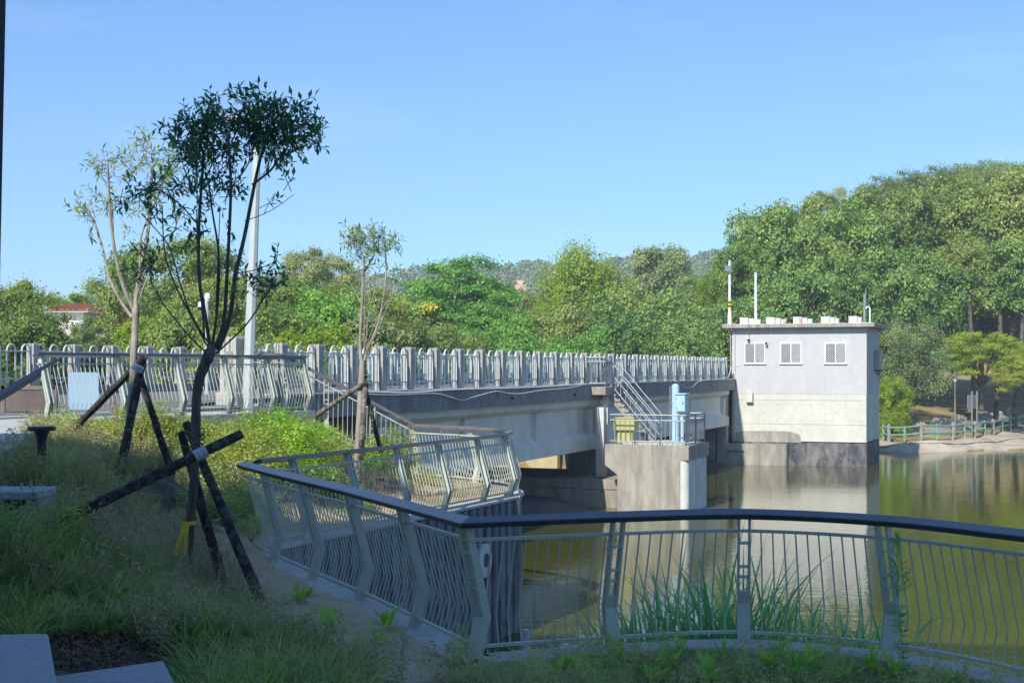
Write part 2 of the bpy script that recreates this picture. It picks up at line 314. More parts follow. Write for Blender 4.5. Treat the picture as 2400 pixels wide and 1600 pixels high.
# ------------------------------------------------------------------ land forms
WZ = -2.71
FP = [(7.6, 5.0), (6.2, 8.2), (5.2, 10.2), (4.25, 11.8), (3.42, 12.9), (2.2, 13.5), (.94, 13.25), (-.33, 12.8)]      # front fence line, right to left
AP = [(-.33, 12.8), (-.98, 14.3), (-1.7, 15.95), (-2.45, 17.5), (-3.2, 19.1), (-3.72, 20.3)]
BP = [(-3.6, 20.75), (0, 29)]
CP = [(0, 29), (.08, 30.2), (-.35, 31.5), (-1.2, 32.7), (-2.3, 33.8)]
GP = [(-8.54, 25.8), (-4.7, 33.0)]
def smooth_path(p, n=8):
    out = []
    for i in range(len(p)-1):
        p0, p1, p2, p3 = [np.array(p[max(0, min(len(p)-1, k))], float) for k in (i-1, i, i+1, i+2)]
        for t in np.linspace(0, 1, n, endpoint=False):
            out.append(tuple(.5*((2*p1)+(-p0+p2)*t+(2*p0-5*p1+4*p2-p3)*t*t+(-p0+3*p1-3*p2+p3)*t**3)))
    out.append(tuple(p[-1])); return out
FS = smooth_path(FP); CS = smooth_path(CP, 5)
CTRL = [(-3.2, 9.8, .66), (-2.4, 10.2, .42), (-3.9, 9.2, .72), (-2.9, 10.4, .6), (-2.2, 9.6, .42), (-3.0, 9.3, .6), (-.2, 11, .2), (0, 12, .0), (2.5, 11.5, .02), (-3.42, 14.9, .45), (-2.5, 14.4, .12), (-4.65, 13.9, 1.05),
        (-4.1, 22.7, .05), (-4.8, 27, .9), (-2.9, 27, .6), (-1.2, 28.5, .08), (-1.2, 31, .1), (-2.6, 33.5, .05), (-8.2, 25.2, 1.45), (-4.7, 32, 1.1), (-6.5, 29, 1.35),
        (-3.5, 30, .7), (-5.8, 17.6, 1.4), (-5.6, 20.6, 1.2), (-7, 18, 1.5), (-7.5, 22, 1.5), (-5.5, 12, 1.35), (-5, 10, 1.1), (-4.8, 23.5, .65),
        (-5.5, 24, .95), (-6.5, 24.5, 1.3), (-12, 20, 1.45), (-12, 30, 1.45), (-20, 25, 1.45), (-20, 12, 1.4), (-10, 8, 1.4), (0, 6, .5), (0, 2, 1.0), (0, -4, 1.0),
        (5, 6, .3), (5, 2, .9), (-8, 2, 1.4), (2, 9, .15), (-4.2, 17.5, .55), (-4.4, 20, .45), (-2.6, 22.9, .02), (-1.0, 13.0, .03), (-1.9, 14.6, .04), (-2.6, 16.3, .04), (-3.3, 18.0, .05),
        (-4.0, 19.6, .08), (-2.0, 24.9, .02), (-1.0, 27.2, .02), (-6, 36, 1.4), (-12, 38, 1.4), (-3, 36, -.2), (1, 12.6, 0), (3, 12.2, 0), (-3.6, 16.4, .42)]
CA = np.array(CTRL)
def hgt(x, y):
    x = np.asarray(x, float); y = np.asarray(y, float)
    d2 = (x[..., None]-CA[:, 0])**2+(y[..., None]-CA[:, 1])**2+.06
    wt = d2**-2.0
    return (wt*CA[:, 2]).sum(-1)/wt.sum(-1)+.03*np.sin(x*3.1+y*1.7)*np.sin(y*2.3-x)*np.clip((wt*CA[:, 2]).sum(-1)/wt.sum(-1)*3, 0, 1)
def h1(x, y): return float(hgt(np.array([x]), np.array([y]))[0])
EDGE = FS[:-1]+AP[:-1]+[(-3.72, 20.5)]+BP[1:-1]+CS+[(-2.2, 35.4), (-4.2, 36.8), (-8, 39), (-14, 42)]
def seg_dist(x, y, path):
    best = np.full(np.shape(x), 1e9)
    for a, b in zip(path[:-1], path[1:]):
        dx, dy = b[0]-a[0], b[1]-a[1]; L = dx*dx+dy*dy+1e-9
        t = np.clip(((x-a[0])*dx+(y-a[1])*dy)/L, 0, 1)
        best = np.minimum(best, np.hypot(x-a[0]-t*dx, y-a[1]-t*dy))
    return best
def inside(x, y, poly):
    x = np.asarray(x); y = np.asarray(y); r = np.zeros(x.shape, bool); n = len(poly)
    for i in range(n):
        x1, y1 = poly[i]; x2, y2 = poly[(i+1) % n]
        c = ((y1 > y) != (y2 > y)) & (x < (x2-x1)*(y-y1)/(y2-y1+1e-12)+x1); r ^= c
    return r
LAND = EDGE+[(-30, 42), (-30, -12), (7.6, -12)]
rng = np.random.default_rng(5)
pts = [Vector(p) for p in LAND]; nb = len(pts)
gx, gy = np.meshgrid(np.arange(-29, 8, .45), np.arange(-11, 42, .45)); gx = gx.ravel(); gy = gy.ravel()
near = (gx > -10) & (gy > 6)
keep = inside(gx, gy, LAND) & (seg_dist(gx, gy, LAND+[LAND[0]]) > .12) & (near | (rng.random(gx.size) < .15))
gx = gx[keep]+rng.uniform(-.1, .1, keep.sum()); gy = gy[keep]+rng.uniform(-.1, .1, keep.sum())
pts += [Vector((float(a), float(b))) for a, b in zip(gx, gy)]
cd = delaunay_2d_cdt(pts, [(i, (i+1) % nb) for i in range(nb)], [], 1, 1e-5)
VX = np.array([[p.x, p.y] for p in cd[0]]); ZZ = hgt(VX[:, 0], VX[:, 1])
dE = seg_dist(VX[:, 0], VX[:, 1], EDGE)
ZZ = np.where(dE < .05, np.minimum(ZZ, .03), ZZ)
land = bpy.data.meshes.new('planted_ground')
land.from_pydata([(float(a), float(b), float(c)) for (a, b), c in zip(VX, ZZ)], [], [tuple(f) for f in cd[2]]); land.update()
AB = FS+AP+BP+CS
sd = seg_dist(VX[:, 0], VX[:, 1], AB)
sandv = np.clip(1.35-sd/2.2, 0, 1)*np.clip(1.4-ZZ*2.6, 0, 1)
sandv = np.where((VX[:, 0] > -.6) & (VX[:, 1] < 13.4), sandv*.45, sandv)
sandv = np.maximum(sandv, np.clip(1-np.hypot(VX[:, 0]+1.6, (VX[:, 1]-13.2)*.7)/1.0, 0, 1)*.7)
a = land.attributes.new('sand', 'FLOAT', 'POINT'); a.data.foreach_set('value', sandv.astype(np.float32))
land.polygons.foreach_set('use_smooth', [True]*len(land.polygons)); land.materials.append(M['ground'])
tagit(link('planted_ground', land), kind='structure')

# retaining wall skirt and kerb
def offset_path(p, d):
    out = []
    for i, q in enumerate(p):
        a = Vector(p[max(i-1, 0)]); b = Vector(p[min(i+1, len(p)-1)]); t = (b-a).normalized()
        out.append((q[0]+t.y*d, q[1]-t.x*d))
    return out                       # + is to the right of travel
def strip(mb, p1, p2, z0, z1):
    n = len(p1)
    rings = [[(a[0], a[1], z0), (a[0], a[1], z1), (b[0], b[1], z1), (b[0], b[1], z0)] for a, b in zip(p1, p2)]
    mb.loft(rings)
t = thing('retaining_wall', 'dark ribbed concrete retaining wall dropping into the water below the fence', 'retaining wall', (-2, 24, 0))
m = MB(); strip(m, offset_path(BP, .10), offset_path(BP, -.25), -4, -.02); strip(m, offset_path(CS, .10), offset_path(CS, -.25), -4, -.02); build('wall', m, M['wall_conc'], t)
m = MB()
d = Vector((3.6, 8.25)).normalized(); nn = Vector((d.y, -d.x))
for k in range(26):
    c = Vector((-3.6, 20.75))+d*(.25+k*.345)+nn*.115
    m.box((c.x, c.y, -2.02), (.12, .05, 3.96), math.atan2(d.y, d.x))
build('vertical_rib', m, M['wall_conc'], t)['kind'] = 'stuff'
m = MB(); m.tube([(-.02, 29.0, -4), (-.02, 29.0, -.03)], .22, 14); build('rounded_corner', m, M['wall_conc'], t, smooth=True)
t = thing('retaining_wall', 'shaded concrete retaining wall carrying the near fence and its kerb', 'retaining wall', (1, 13, 0))
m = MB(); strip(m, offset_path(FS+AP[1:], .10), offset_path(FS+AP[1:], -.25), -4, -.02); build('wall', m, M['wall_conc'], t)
for pth, lab in ((FS, 'shaded concrete kerb curving under the near right fence'), (AP, 'shaded concrete kerb under the fence running away to the left'),
                 (BP, 'pale concrete kerb along the top of the ribbed wall'), (CS, 'sunlit curved concrete kerb at the far corner of the fence')):
    m = MB(); strip(m, offset_path(pth, .16), offset_path(pth, -.22), -.018, .05)
    o = build('kerb', m, M['kerb'], None, bevel=.012); tagit(o, lab, 'kerb')
# drain outlet and gauge pipe
t0 = thing('drain_outlet', 'pale round drain collar with a black hole on the dark ribbed wall', 'drain outlet', (-.75, 27.5, -1.2))
m = MB(); c = Vector((-3.6, 20.75))+d*7.3+nn*.13
nv = Vector((nn.x, nn.y, 0)); tv = Vector((d.x, d.y, 0)); cc = Vector((c.x, c.y, -1.05))
m.loft([[cc+nv*q+tv*(r*math.cos(a))+Vector((0, 0, r*1.1*math.sin(a))) for a in np.linspace(0, 2*math.pi, 20, endpoint=False)] for r, q in ((.3, 0), (.3, .06), (.2, .08), (.13, .08), (.12, .0))])
build('collar', m, M['white_conc'], t0)
m = MB(); m.loft([[cc+nv*q+tv*(r*math.cos(a))+Vector((0, 0, r*math.sin(a))) for a in np.linspace(0, 2*math.pi, 16, endpoint=False)] for r, q in ((.12, .0), (.12, .082))])
build('pipe_mouth', m, M['black'], t0)
o = MB(); o.tube([(.19, 19.6, -4), (.19, 19.6, -.95)], .06, 10); o = build('water_gauge_pipe', o, M['white_conc'], None, smooth=True)
tagit(o, 'short white upright pipe standing in the water beside the dark wall', 'pipe')

# ------------------------------------------------------------------ water, far ground, hills
m = MB(); m.add([W(-60, -18.3, WZ), W(-60, 200, WZ), W(170, 200, WZ), W(170, -18.3, WZ)], [(0, 1, 2, 3)])
struct('water', m, M['water'])
fence_px = [(2070, 93.5), (2083, 92.6), (2120, 91.6), (2159, 92), (2196, 92.8), (2233, 94), (2260, 95.3), (2284, 97), (2307, 99), (2327, 101), (2348, 103.5), (2367, 106), (2384, 109), (2405, 113), (2430, 118)]
fX = np.array([XD(p, D) for p, D in fence_px]); fD = np.array([D for _, D in fence_px])
def fline(x): return np.interp(x, fX, fD)
def shore(x): return np.interp(x, [10, 21, 23.7, 25.2, 29, 33.7, 45, 70, 200], [86, 89, 91.3, 90.0, 91.5, 93.2, 96, 103, 120])
def farz(x, y):
    x = np.asarray(x, float); y = np.asarray(y, float)
    s = y-shore(x); f = y-fline(x); g = np.maximum(fline(x)-shore(x), 1.2)
    z = np.where(s < 0, WZ-.6+s*.5, WZ+.03+np.clip(s/g, 0, 1)*(.58+.012*np.clip(x-26, 0, 20)))
    z = z+.17*np.clip(f-1.5, 0, 30)+.36*np.clip(f-32, 0, 60)*np.clip((x-.225*y)/6, 0, 1)*np.clip((230-y)/40, 0, 1)
    z = z+.12*np.sin(x*.9+y*.3)*np.sin(y*.7)*np.clip(s, 0, 1)
    left = np.clip((17-x)/6, 0, 1)                          # beyond the bridge: low valley floor
    zl = -2.2+np.clip((y-76)/60, 0, 1)*3.5+np.clip((y-140)/200, 0, 1)*6
    u = x*SN+y*CT; v = x*CT-y*SN
    riv = np.where((v > -60) & (u < 80), -4.6, zl)
    zl = np.where(u < 38, np.where(v <= -27, .9, -4.6), np.where(u < 79.6, np.where(v > -62, -4.6, .9), np.where(v <= -17, np.maximum(zl, .2), zl)))
    zl = np.where((v > -17) & (u > 30), -4.6, zl)
    return z*(1-left)+zl*left
xs = np.concatenate([np.linspace(-260, -42, 30), np.arange(-40, 80, 1.0), np.linspace(82, 300, 30)])
ys = np.concatenate([np.arange(30, 140, 1.0), np.linspace(142, 300, 50)])
X, Y = np.meshgrid(xs, ys); Z = farz(X, Y); nx = len(xs)
V = np.stack([X, Y, Z], -1).reshape(-1, 3)
I = (np.arange(len(ys)-1)[:, None]*nx+np.arange(nx-1)[None]).ravel()
o = link('far_bank', mesh_np('far_bank', V, np.stack([I, I+1, I+nx+1, I+nx], -1), mat=M['lawn'], smooth=True)); o['kind'] = 'structure'
m = MB(); m.add([(-3000, -600, -5), (3000, -600, -5), (3000, 3000, -5), (-3000, 3000, -5)], [(0, 1, 2, 3)]); struct('ground', m, M['lawn'])
RPX = [-600, 300, 560, 700, 850, 900, 1000, 1100, 1180, 1250, 1350, 1450, 1560, 1650, 1800, 2000, 2400, 3200]
RPY = [760, 720, 650, 622, 626, 622, 608, 603, 598, 595, 598, 586, 568, 572, 560, 560, 560, 600]
def hillz(x, y):
    px = 1200+x/y*F; top = CZ+(HY-np.interp(px, RPX, RPY))/F*520-7
    return -2+(top+2)*np.clip((y-230)/290, 0, 1)**1.1
xs = np.linspace(-420, 520, 120); ys = np.linspace(230, 560, 40); X, Y = np.meshgrid(xs, ys); Z = hillz(X, Y); nx = len(xs)
I = (np.arange(39)[:, None]*nx+np.arange(nx-1)[None]).ravel()
o = link('hills', mesh_np('hills', np.stack([X, Y, Z], -1).reshape(-1, 3), np.stack([I, I+1, I+nx+1, I+nx], -1), mat=M['lawn'], smooth=True)); o['kind'] = 'structure'

xs_ = np.arange(20, 62, .6); RW = []
for x in xs_:
    a0 = float(shore(x))-.5; b0 = max(float(fline(x))-.25, a0+.8); RW.append([(x, a0+(b0-a0)*f, float(farz(x, a0+(b0-a0)*f))+.035+.03*math.sin(x*3.7+f*9)*math.sin(f*5+x)) for f in np.linspace(0, 1, 8)])
RW = np.array(RW).reshape(-1, 3); I = (np.arange(len(xs_)-1)[:, None]*8+np.arange(7)[None]).ravel()
o = link('earth_bank', mesh_np('earth_bank', RW, np.stack([I, I+8, I+9, I+1], -1), mat=M['bank'], smooth=True)); o['kind'] = 'structure'
# green imitation-timber fence on the far bank
g = thing('lakeside_fence', 'green and grey imitation timber rail fence along the far bank', 'fence', (float(fX[2]), float(fD[2]), -2))
fpts = [Vector((float(a), float(b), float(farz(a, b)))) for a, b in zip(fX, fD)]
for i, p in enumerate(fpts):
    m = MB(); green = i % 2 == 0
    h = 1.02 if green else 1.15
    m.tube([p+Vector((0, 0, -.3)), p+Vector((.01, 0, h*.5)), p+Vector((0, .01, h))], [.1, .095, .09] if green else [.13, .12, .11], 8)
    build('post', m, M['green_paint' if green else 'greywood'], g, smooth=True)
    if i < len(fpts)-1:
        q = fpts[i+1]
        for zz in (.42, .9):
            m = MB(); m.tube([p+Vector((0, 0, zz)), (p+q)/2+Vector((0, 0, zz+.01)), q+Vector((0, 0, zz))], .07, 7); build('rail', m, M['green_paint'], g, smooth=True)
m = MB(); cp = []
for x in np.arange(22, 48, 1.2):
    y = float(shore(x))*.45+float(fline(x))*.55 if x > 26 else float(shore(x))+1.2
    cp.append((x, y, float(farz(x, y))+.05))
m.tube(cp, .03, 5); tagit(build('hose', m, M['black'], None, smooth=True), 'thin dark hose lying along the earth bank below the green fence', 'hose')
# path, rocks, lamp, sign, bench
m = MB(); L1 = []; L2 = []
for x in np.arange(24, 60, 1.5):
    y = float(fline(x))+3.0+.3*math.sin(x*.4); L1.append((x, y, float(farz(x, y))+.06)); L2.append((x, y+2.6, float(farz(x, y+2.6))+.06))
for i in range(len(L1)-1): m.add([L1[i], L1[i+1], L2[i+1], L2[i]], [(0, 1, 2, 3)])
struct('footpath', m, M['stained_conc'])
rl = ['grey boulder edging the path left of the lamp post', 'pale boulder edging the path below the shaded slope']
random.seed(4)
for k in range(26):
    x = 24.5+k*.72; y = float(fline(x))+5.9+random.uniform(-.3, .3); r = random.uniform(.16, .4)
    bm = bmesh.new(); bmesh.ops.create_icosphere(bm, subdivisions=2, radius=r)
    for vv in bm.verts: vv.co = Vector((vv.co.x*1.3, vv.co.y, vv.co.z*.75))*random.uniform(.86, 1.12)
    me = bpy.data.meshes.new('boulder'); bm.to_mesh(me); bm.free(); me.materials.append(M['rock'])
    o = link('boulder', me, None, (x, y, float(farz(x, y))+r*.25)); o.rotation_euler[2] = random.random()*6
    tagit(o, 'small rounded boulder edging the path on the far bank', 'boulder', 'boulders edging the footpath')
p = PD(2238, 1003, 97.5); bz = float(farz(p.x, 97.5)); t = thing('park_lamp', 'slim park lamp with conical cap beyond the green fence', 'lamp post', (p.x, 97.5, bz))
tz = 2.45-bz
m = MB(); m.lathe((p.x, 97.5, bz), [(.11, 0), (.11, .4), (.07, .5), (.055, tz-.75)], 12); build('pole', m, M['brass'], t, smooth=True)
m = MB(); m.lathe((p.x, 97.5, bz), [(.06, tz-.75), (.15, tz-.62), (.19, tz-.4), (.17, tz-.38)], 14); build('globe', m, M['frosted'], t, smooth=True)
m = MB(); m.lathe((p.x, 97.5, bz), [(.42, tz-.38), (.3, tz-.3), (.12, tz-.15), (.05, tz-.05), (.06, tz), (.0, tz+.06)], 16); build('cap', m, M['brass'], t, smooth=True)
p = PD(2278, 1003, 99.5); bz = float(farz(p.x, 99.5)); t = thing('notice_board', 'pale notice board on two metal legs beside the lamp post', 'notice board', (p.x, 99.5, bz))
for dx, dy in ((-0.0, 0), (.52, .5)):
    m = MB(); m.box((p.x+dx, 99.5+dy, bz+1.5), (.09, .09, 3.0), .7); build('leg', m, M['galv'], t)
m = MB(); m.box((p.x+.1, 99.9, bz+2.25), (1.15, .06, .95), .78); build('board', m, M['galv'], t, bevel=.01)
p = PD(2265, 955, 107); bz = float(farz(p.x, 107)); t = thing('park_bench', 'dark wooden park bench on the dry grass behind the notice board', 'bench', (p.x, 107, bz))
for k in range(3):
    m = MB(); m.box((p.x, 106.9+k*.16, bz+.46), (1.5, .12, .06)); build('seat_plank', m, M['bench_wood'], t)
for k in range(2):
    m = MB(); m.box((p.x-.25, 107.42, bz+.72+k*.17), (1.0, .05, .13)); build('back_plank', m, M['bench_wood'], t)
for s in (-.5, .1, .55):
    m = MB(); m.box((p.x+s, 107.05, bz+.21), (.12, .42, .43)); build('leg', m, M['bench_wood'], t)

# ------------------------------------------------------------------ bridge
U0 = UV(*[(546-1200)/F*1, 1])  # placeholder
VN = -17.2; SP = 1.786
P0 = Vector((XD(743, 35.4), 35.4)); u_i0 = UV(P0.x, P0.y)[0]; VN = UV(P0.x, P0.y)[1]
DZ = 2.02; UE = 110.0
br = thing('bridge', 'long concrete girder bridge with dark stone edge beam crossing to the pump house', 'bridge', tuple(W(u_i0, VN-5, 1)))
def uvprof(mb, prof, u0, u1, n=1):           # profile of (v,z) extruded along u
    mb.loft([[W(u, v, z) for v, z in prof] for u in np.linspace(u0, u1, n+1)])
ub = u_i0-2.3*SP
m = MB(); uvprof(m, [(VN+.32, 1.98), (VN+.32, 1.42), (VN+.05, 1.42), (VN+.05, 1.98)], u_i0-1.2*SP, UE)
build('edge_beam', m, M['fascia'], br)
m = MB(); uvprof(m, [(VN+.36, 2.04), (VN+.36, 1.984), (VN-.3, 1.984), (VN-.3, 2.04)], u_i0-1.15*SP, UE); build('kerb_stone', m, M['granite'], br, bevel=.01)
m = MB(); uvprof(m, [(VN+.045, 1.62), (VN+.045, 1.46), (VN-9.7, 1.46), (VN-9.7, 1.62)], ub+1, UE); build('deck', m, M['girder'], br)
u_p1 = 54.2; u_p2 = 79.5
def girder(v0, ua, ub_, first):
    pr = [(0, 1.418), (0, 1.2), (-.32, 1.02), (-.32, .18), (-.02, -.1), (-.02, -.55), (-.9, -.55), (-.9, -.1), (-.62, .18), (-.62, 1.02), (-.9, 1.2), (-.9, 1.418)]
    m = MB(); uvprof(m, [(v0+a, z) for a, z in pr], ua, ub_); build('girder', m, M['girder'], br)
    if first:
        for uu in (ua+.4, (ua*2+ub_)/3, (ua+ub_*2)/3, ub_-.5):
            m = MB(); m.box(W(uu, v0-.235, .5), (.45, .17, 1.04), BANG-math.pi/2+math.pi/2); build('stiffener', m, M['girder'], br)
for k in range(4):
    girder(VN+.12-k*2.8, 34.5, u_p1-.1, k == 0); girder(VN+.12-k*2.8, u_p1+.1, u_p2-1.2, k == 0)
m = MB(); uvprof(m, [(VN-9.45, 2.14), (VN-9.45, 1.9), (VN-9.9, 1.42), (VN-9.9, 2.14)], -20, UE); build('far_kerb_stone', m, M['fascia'], br)
# dark joint marks / drain stains on the edge beam: drain spouts
for uu in (44, 50.5, 60, 68):
    m = MB(); m.tube([W(uu, VN+.3, 1.66), W(uu, VN+.38, 1.64)], .045, 8); build('drain_spout', m, M['black'], br)
# road and paving (approach and deck)
def sheet(name, quad, mat, dz=0, **k):
    m = MB(); m.add([Vector(q)+Vector((0, 0, dz)) for q in quad], [(0, 1, 2, 3)]); return struct(name, m, mat, **k)
def uvs(u0, u1, v0, v1, z0, z1): return [W(u0, v0, z0), W(u0, v1, z1), W(u1, v1, z1), W(u1, v0, z0)]
ve = -19.0
sheet('asphalt_road', uvs(-25, UE, ve, VN-9.5, 1.668, 1.9), M['asphalt'])
sheet('bridge_footway', uvs(u_i0-2*SP, UE, VN-.3, ve, 1.93, 1.75), M['asphalt'])
sheet('yellow_road_line', uvs(-25, UE, -22.1, -22.25, 1.762, 1.766), M['paint_y'], .006)
sheet('white_road_line', uvs(-25, UE, -19.35, -19.5, 1.679, 1.684), M['paint_w'], .006)
pz = [(-8.62, 25.65), (-4.72, 32.95), (-6.0, 34.4), W(u_i0-2*SP, ve, 0)[:2], W(-25, ve, 0)[:2], (-6.0, -5), (-5.9, 10), (-6.1, 14), (-6.4, 17.7), (-7.3, 21), (-8.3, 24.6)]
me = bpy.data.meshes.new('plaza_paving'); cdp = delaunay_2d_cdt([Vector((p[0], p[1])) for p in pz], [(i, (i+1) % len(pz)) for i in range(len(pz))], [], 1, 1e-5)
me.from_pydata([(p.x, p.y, 1.66) for p in cdp[0]], [], [tuple(f) for f in cdp[2]]); me.materials.append(M['plaza']); tagit(link('plaza_paving', me), kind='structure')
m = MB(); strip(m, [(-4.72, 32.95), (-8.62, 25.65)], [(-4.55, 32.85), (-8.45, 25.55)], 0, 1.67); strip(m, pz[7:], [(p[0]+.18, p[1]) for p in pz[7:]], 0.5, 1.663)
struct('plaza_edge', m, M['kerb'])
m = MB(); m.loft([[(-6.3, 34.3, z), (-3.9, 33.4, z), (-2.0, 34.2, z), (-2.1, 35.3, z), (-4.5, 37.5, z), (-9, 38, z)] for z in (-4, -.2)]); 
m.prism([tuple(W(33.6, VN-.1, 0)[:2]), tuple(W(35.2, VN-.1, 0)[:2]), tuple(W(35.2, VN-9.6, 0)[:2]), tuple(W(33.6, VN-9.6, 0)[:2])], -4, 1.4)
tagit(build('bridge_abutment', m, M['stained_conc']), 'concrete abutment at the near end of the bridge behind the stair fence', 'abutment')

# granite post with three ribs (local: X along v, Y along u)
def post_mesh(wd, dp, h, ribs=True, name='post'):
    mb = MB(); hx, hy = wd/2, dp/2
    fr = [(-hx, -hy), (-hx*.45, -hy), (-hx*.38, -hy+.035), (-hx*.22, -hy+.035), (-hx*.15, -hy), (hx*.15, -hy), (hx*.22, -hy+.035), (hx*.38, -hy+.035), (hx*.45, -hy), (hx, -hy)]
    bk = [(-a, -b) for a, b in fr]; outl = fr+bk
    rings = []
    for s, z in ((1, -.1), (1, h-.07), (.93, h-.03), (.8, h-.005), (.62, h)): rings.append([(a*s, b*s, z) for a, b in outl])
    mb.loft(rings); me = bpy.data.meshes.new(name); me.from_pydata(mb.v, [], mb.f); me.update(); me.materials.append(M['granite'])
    me.polygons.foreach_set('use_smooth', [True]*len(me.polygons))
    try: me.set_sharp_from_angle(angle=R(40))
    except Exception: pass
    return me
def mk_mesh(name, mb, mat, smooth=True):
    me = bpy.data.meshes.new(name); me.from_pydata([tuple(p) for p in mb.v], [], mb.f); me.update()
    bm = bmesh.new(); bm.from_mesh(me); bmesh.ops.recalc_face_normals(bm, faces=bm.faces); bm.to_mesh(me); bm.free()
    me.materials.append(mat)
    if smooth:
        me.polygons.foreach_set('use_smooth', [True]*len(me.polygons))
        try: me.set_sharp_from_angle(angle=R(40))
        except Exception: pass
    return me
PM = post_mesh(.25, .25, 1.2)
mb = MB(); pit = SP/3; wt = .17; pth = []
for k in range(3):
    x0 = -SP/2+pit*(k+.5)
    for a in np.linspace(math.pi, 0, 9): pth.append((0, x0+wt*math.cos(a), 1.0+wt*math.sin(a)))
    if k < 2:
        r2 = (pit-2*wt)/2; xc = x0+pit/2
        for a in np.linspace(math.pi, 2*math.pi, 7): pth.append((0, xc+r2*math.cos(a), .2+r2*math.sin(a)))
pth = [(0, pth[0][1], .1)]+pth+[(0, pth[-1][1], .1)]
mb.tube(pth, .024, 6); GR = mk_mesh('hoop_grille', mb, M['palesteel'])
mb = MB(); mb.tube([(0, -SP/2+.1, 0), (0, SP/2-.1, 0)], .02, 6); CB = mk_mesh('crossbar', mb, M['palesteel'])
def bridge_rail(name, label, v, us, zb, origin_u):
    t = thing(name, label, 'railing', tuple(W(origin_u, v, zb)), rz=0)
    o0 = Vector(t.location)
    for uu in us:
        link('post', PM, t, W(uu, v, zb)-o0, (0, 0, BANG-math.pi/2))
    for a, b in zip(us[:-1], us[1:]):
        c = W((a+b)/2, v, zb)-o0; sc = (b-a)/SP
        gg = link('hoop_grille', GR, t, c, (0, 0, BANG-math.pi/2)); gg.scale = (1, sc, 1)
        for zz in (.22, .98):
            c2 = link('crossbar', CB, gg, (0, 0, zz)); 
    return t
usn = [u_i0+SP*i for i in range(-1, 27)]
nr = bridge_rail('bridge_railing', 'near side railing of the bridge, ribbed granite posts with pale steel hoops', VN, usn, 2.04, u_i0)
gg = link('hoop_grille', GR, nr, W(u_i0-1.6*SP, VN, 2.04)-Vector(nr.location), (0, 0, BANG-math.pi/2))
for zz in (.22, .98): link('crossbar', CB, gg, (0, 0, zz))
usf = [u_i0-6.2+SP*i for i in range(-5, 44)]
# far row: post at px 80 and 174 -> solve u for v
vf = VN-9.65
def u_at(px, v): 
    k = (px-1200)/F      # (u*SN+v*CT)/(u*CT-v*SN)=k
    return (-k*v*SN-v*CT)/(SN-k*CT)
uf0 = u_at(174, vf)
bridge_rail('bridge_railing', 'far side railing across the road, ribbed granite posts with pale steel hoops', vf, [uf0+SP*i for i in range(-4, 45)], 2.14, uf0)
BPM = post_mesh(.42, .55, 1.45, name='end_pillar')
for v_, lb in ((VN, 'thick granite end pillar of the near bridge railing behind the lamp pole'),):
    t = thing('end_pillar', lb, 'pillar', tuple(W(u_at(550, v_), v_, 1.9)), rz=BANG-math.pi/2); link('shaft', BPM, t)
    m = MB(); m.box((0, 0, .06), (.55, .7, .3)); o = build('plinth', m, M['granite'], t, local=True, bevel=.02)
    m = MB(); m.box((0.02, -.283, .95), (.2, .012, .34)); build('name_plate', m, M['stained_conc'], t, local=True)
# cables sagging on the edge beam
def cable(pts, r, label, mat='white', name='cable'):
    P = smooth_path3(pts); mb = MB(); mb.tube(P, r, 5); tagit(build(name, mb, M[mat], None, smooth=True), label, 'cable')
def smooth_path3(p, n=5):
    out = []
    for i in range(len(p)-1):
        p0, p1, p2, p3 = [np.array(p[max(0, min(len(p)-1, k))], float) for k in (i-1, i, i+1, i+2)]
        for t in np.linspace(0, 1, n, endpoint=False):
            out.append(tuple(.5*((2*p1)+(-p0+p2)*t+(2*p0-5*p1+4*p2-p3)*t*t+(-p0+3*p1-3*p2+p3)*t**3)))
    out.append(tuple(p[-1])); return out
def onface(px, py, v):        # point at pixel on the vertical plane v=const
    u = u_at(px, v); p = W(u, v, 0); return Vector((p.x, p.y, CZ-(py-HY)/F*p.y))
vc = VN+.36
cable([onface(a, b, vc+.03) for a, b in ((780, 918), (850, 923), (930, 925), (1020, 922), (1055, 930), (1084, 937), (1110, 930), (1160, 917), (1190, 921), (1220, 922), (1270, 914), (1330, 909), (1375, 900))], .014, 'pale cable sagging in loops along the bridge edge left of the stair landing')
cable([onface(a, b, vc+.05) for a, b in ((760, 916), (860, 918), (960, 920), (1040, 914), (1120, 911), (1200, 909), (1290, 905), (1375, 899))], .02, 'long white conduit lying along the top of the bridge edge beam', name='conduit')
cable([onface(a, b, vc+.03) for a, b in ((1500, 893), (1560, 889), (1585, 895), (1600, 905), (1612, 909), (1625, 905), (1640, 893), (1680, 888), (1706, 884))], .014, 'pale cable looping below the bridge edge left of the pump house')

# ------------------------------------------------------------------ piers, sills, platform
def vface_u(px, py, u):     # pixel onto plane u=const
    k = (px-1200)/F         # (u SN+v CT)/(u CT - v SN)=k -> v
    v = (k*u*CT-u*SN)/(CT+k*SN); p = W(u, v, 0); return v, CZ-(py-HY)/F*p.y
uf = 51.2
vR, zt = vface_u(1613, 1045, uf); vL, _ = vface_u(1446, 1045, uf); vLL, _ = vface_u(1417, 1045, uf); vN1, _ = vface_u(1593, 1045, uf)
zt = -.22
t = thing('gate_pier', 'weathered grey concrete pier carrying the railed platform', 'pier', tuple(W(uf, -13, WZ)))
m = MB(); m.loft([[W(u, v, z) for v, z in ((vLL, zt), (vR+.02, zt), (vR+.02, zt-.55), (vR-.3, zt-.55), (vR-.3, WZ-1.2), (vL, WZ-1.2), (vL, -1.35), (vLL, -1.0))] for u in (uf, uf+3.3)])
build('block', m, M['stained_conc'], t, bevel=.02)
m = MB(); n = 9
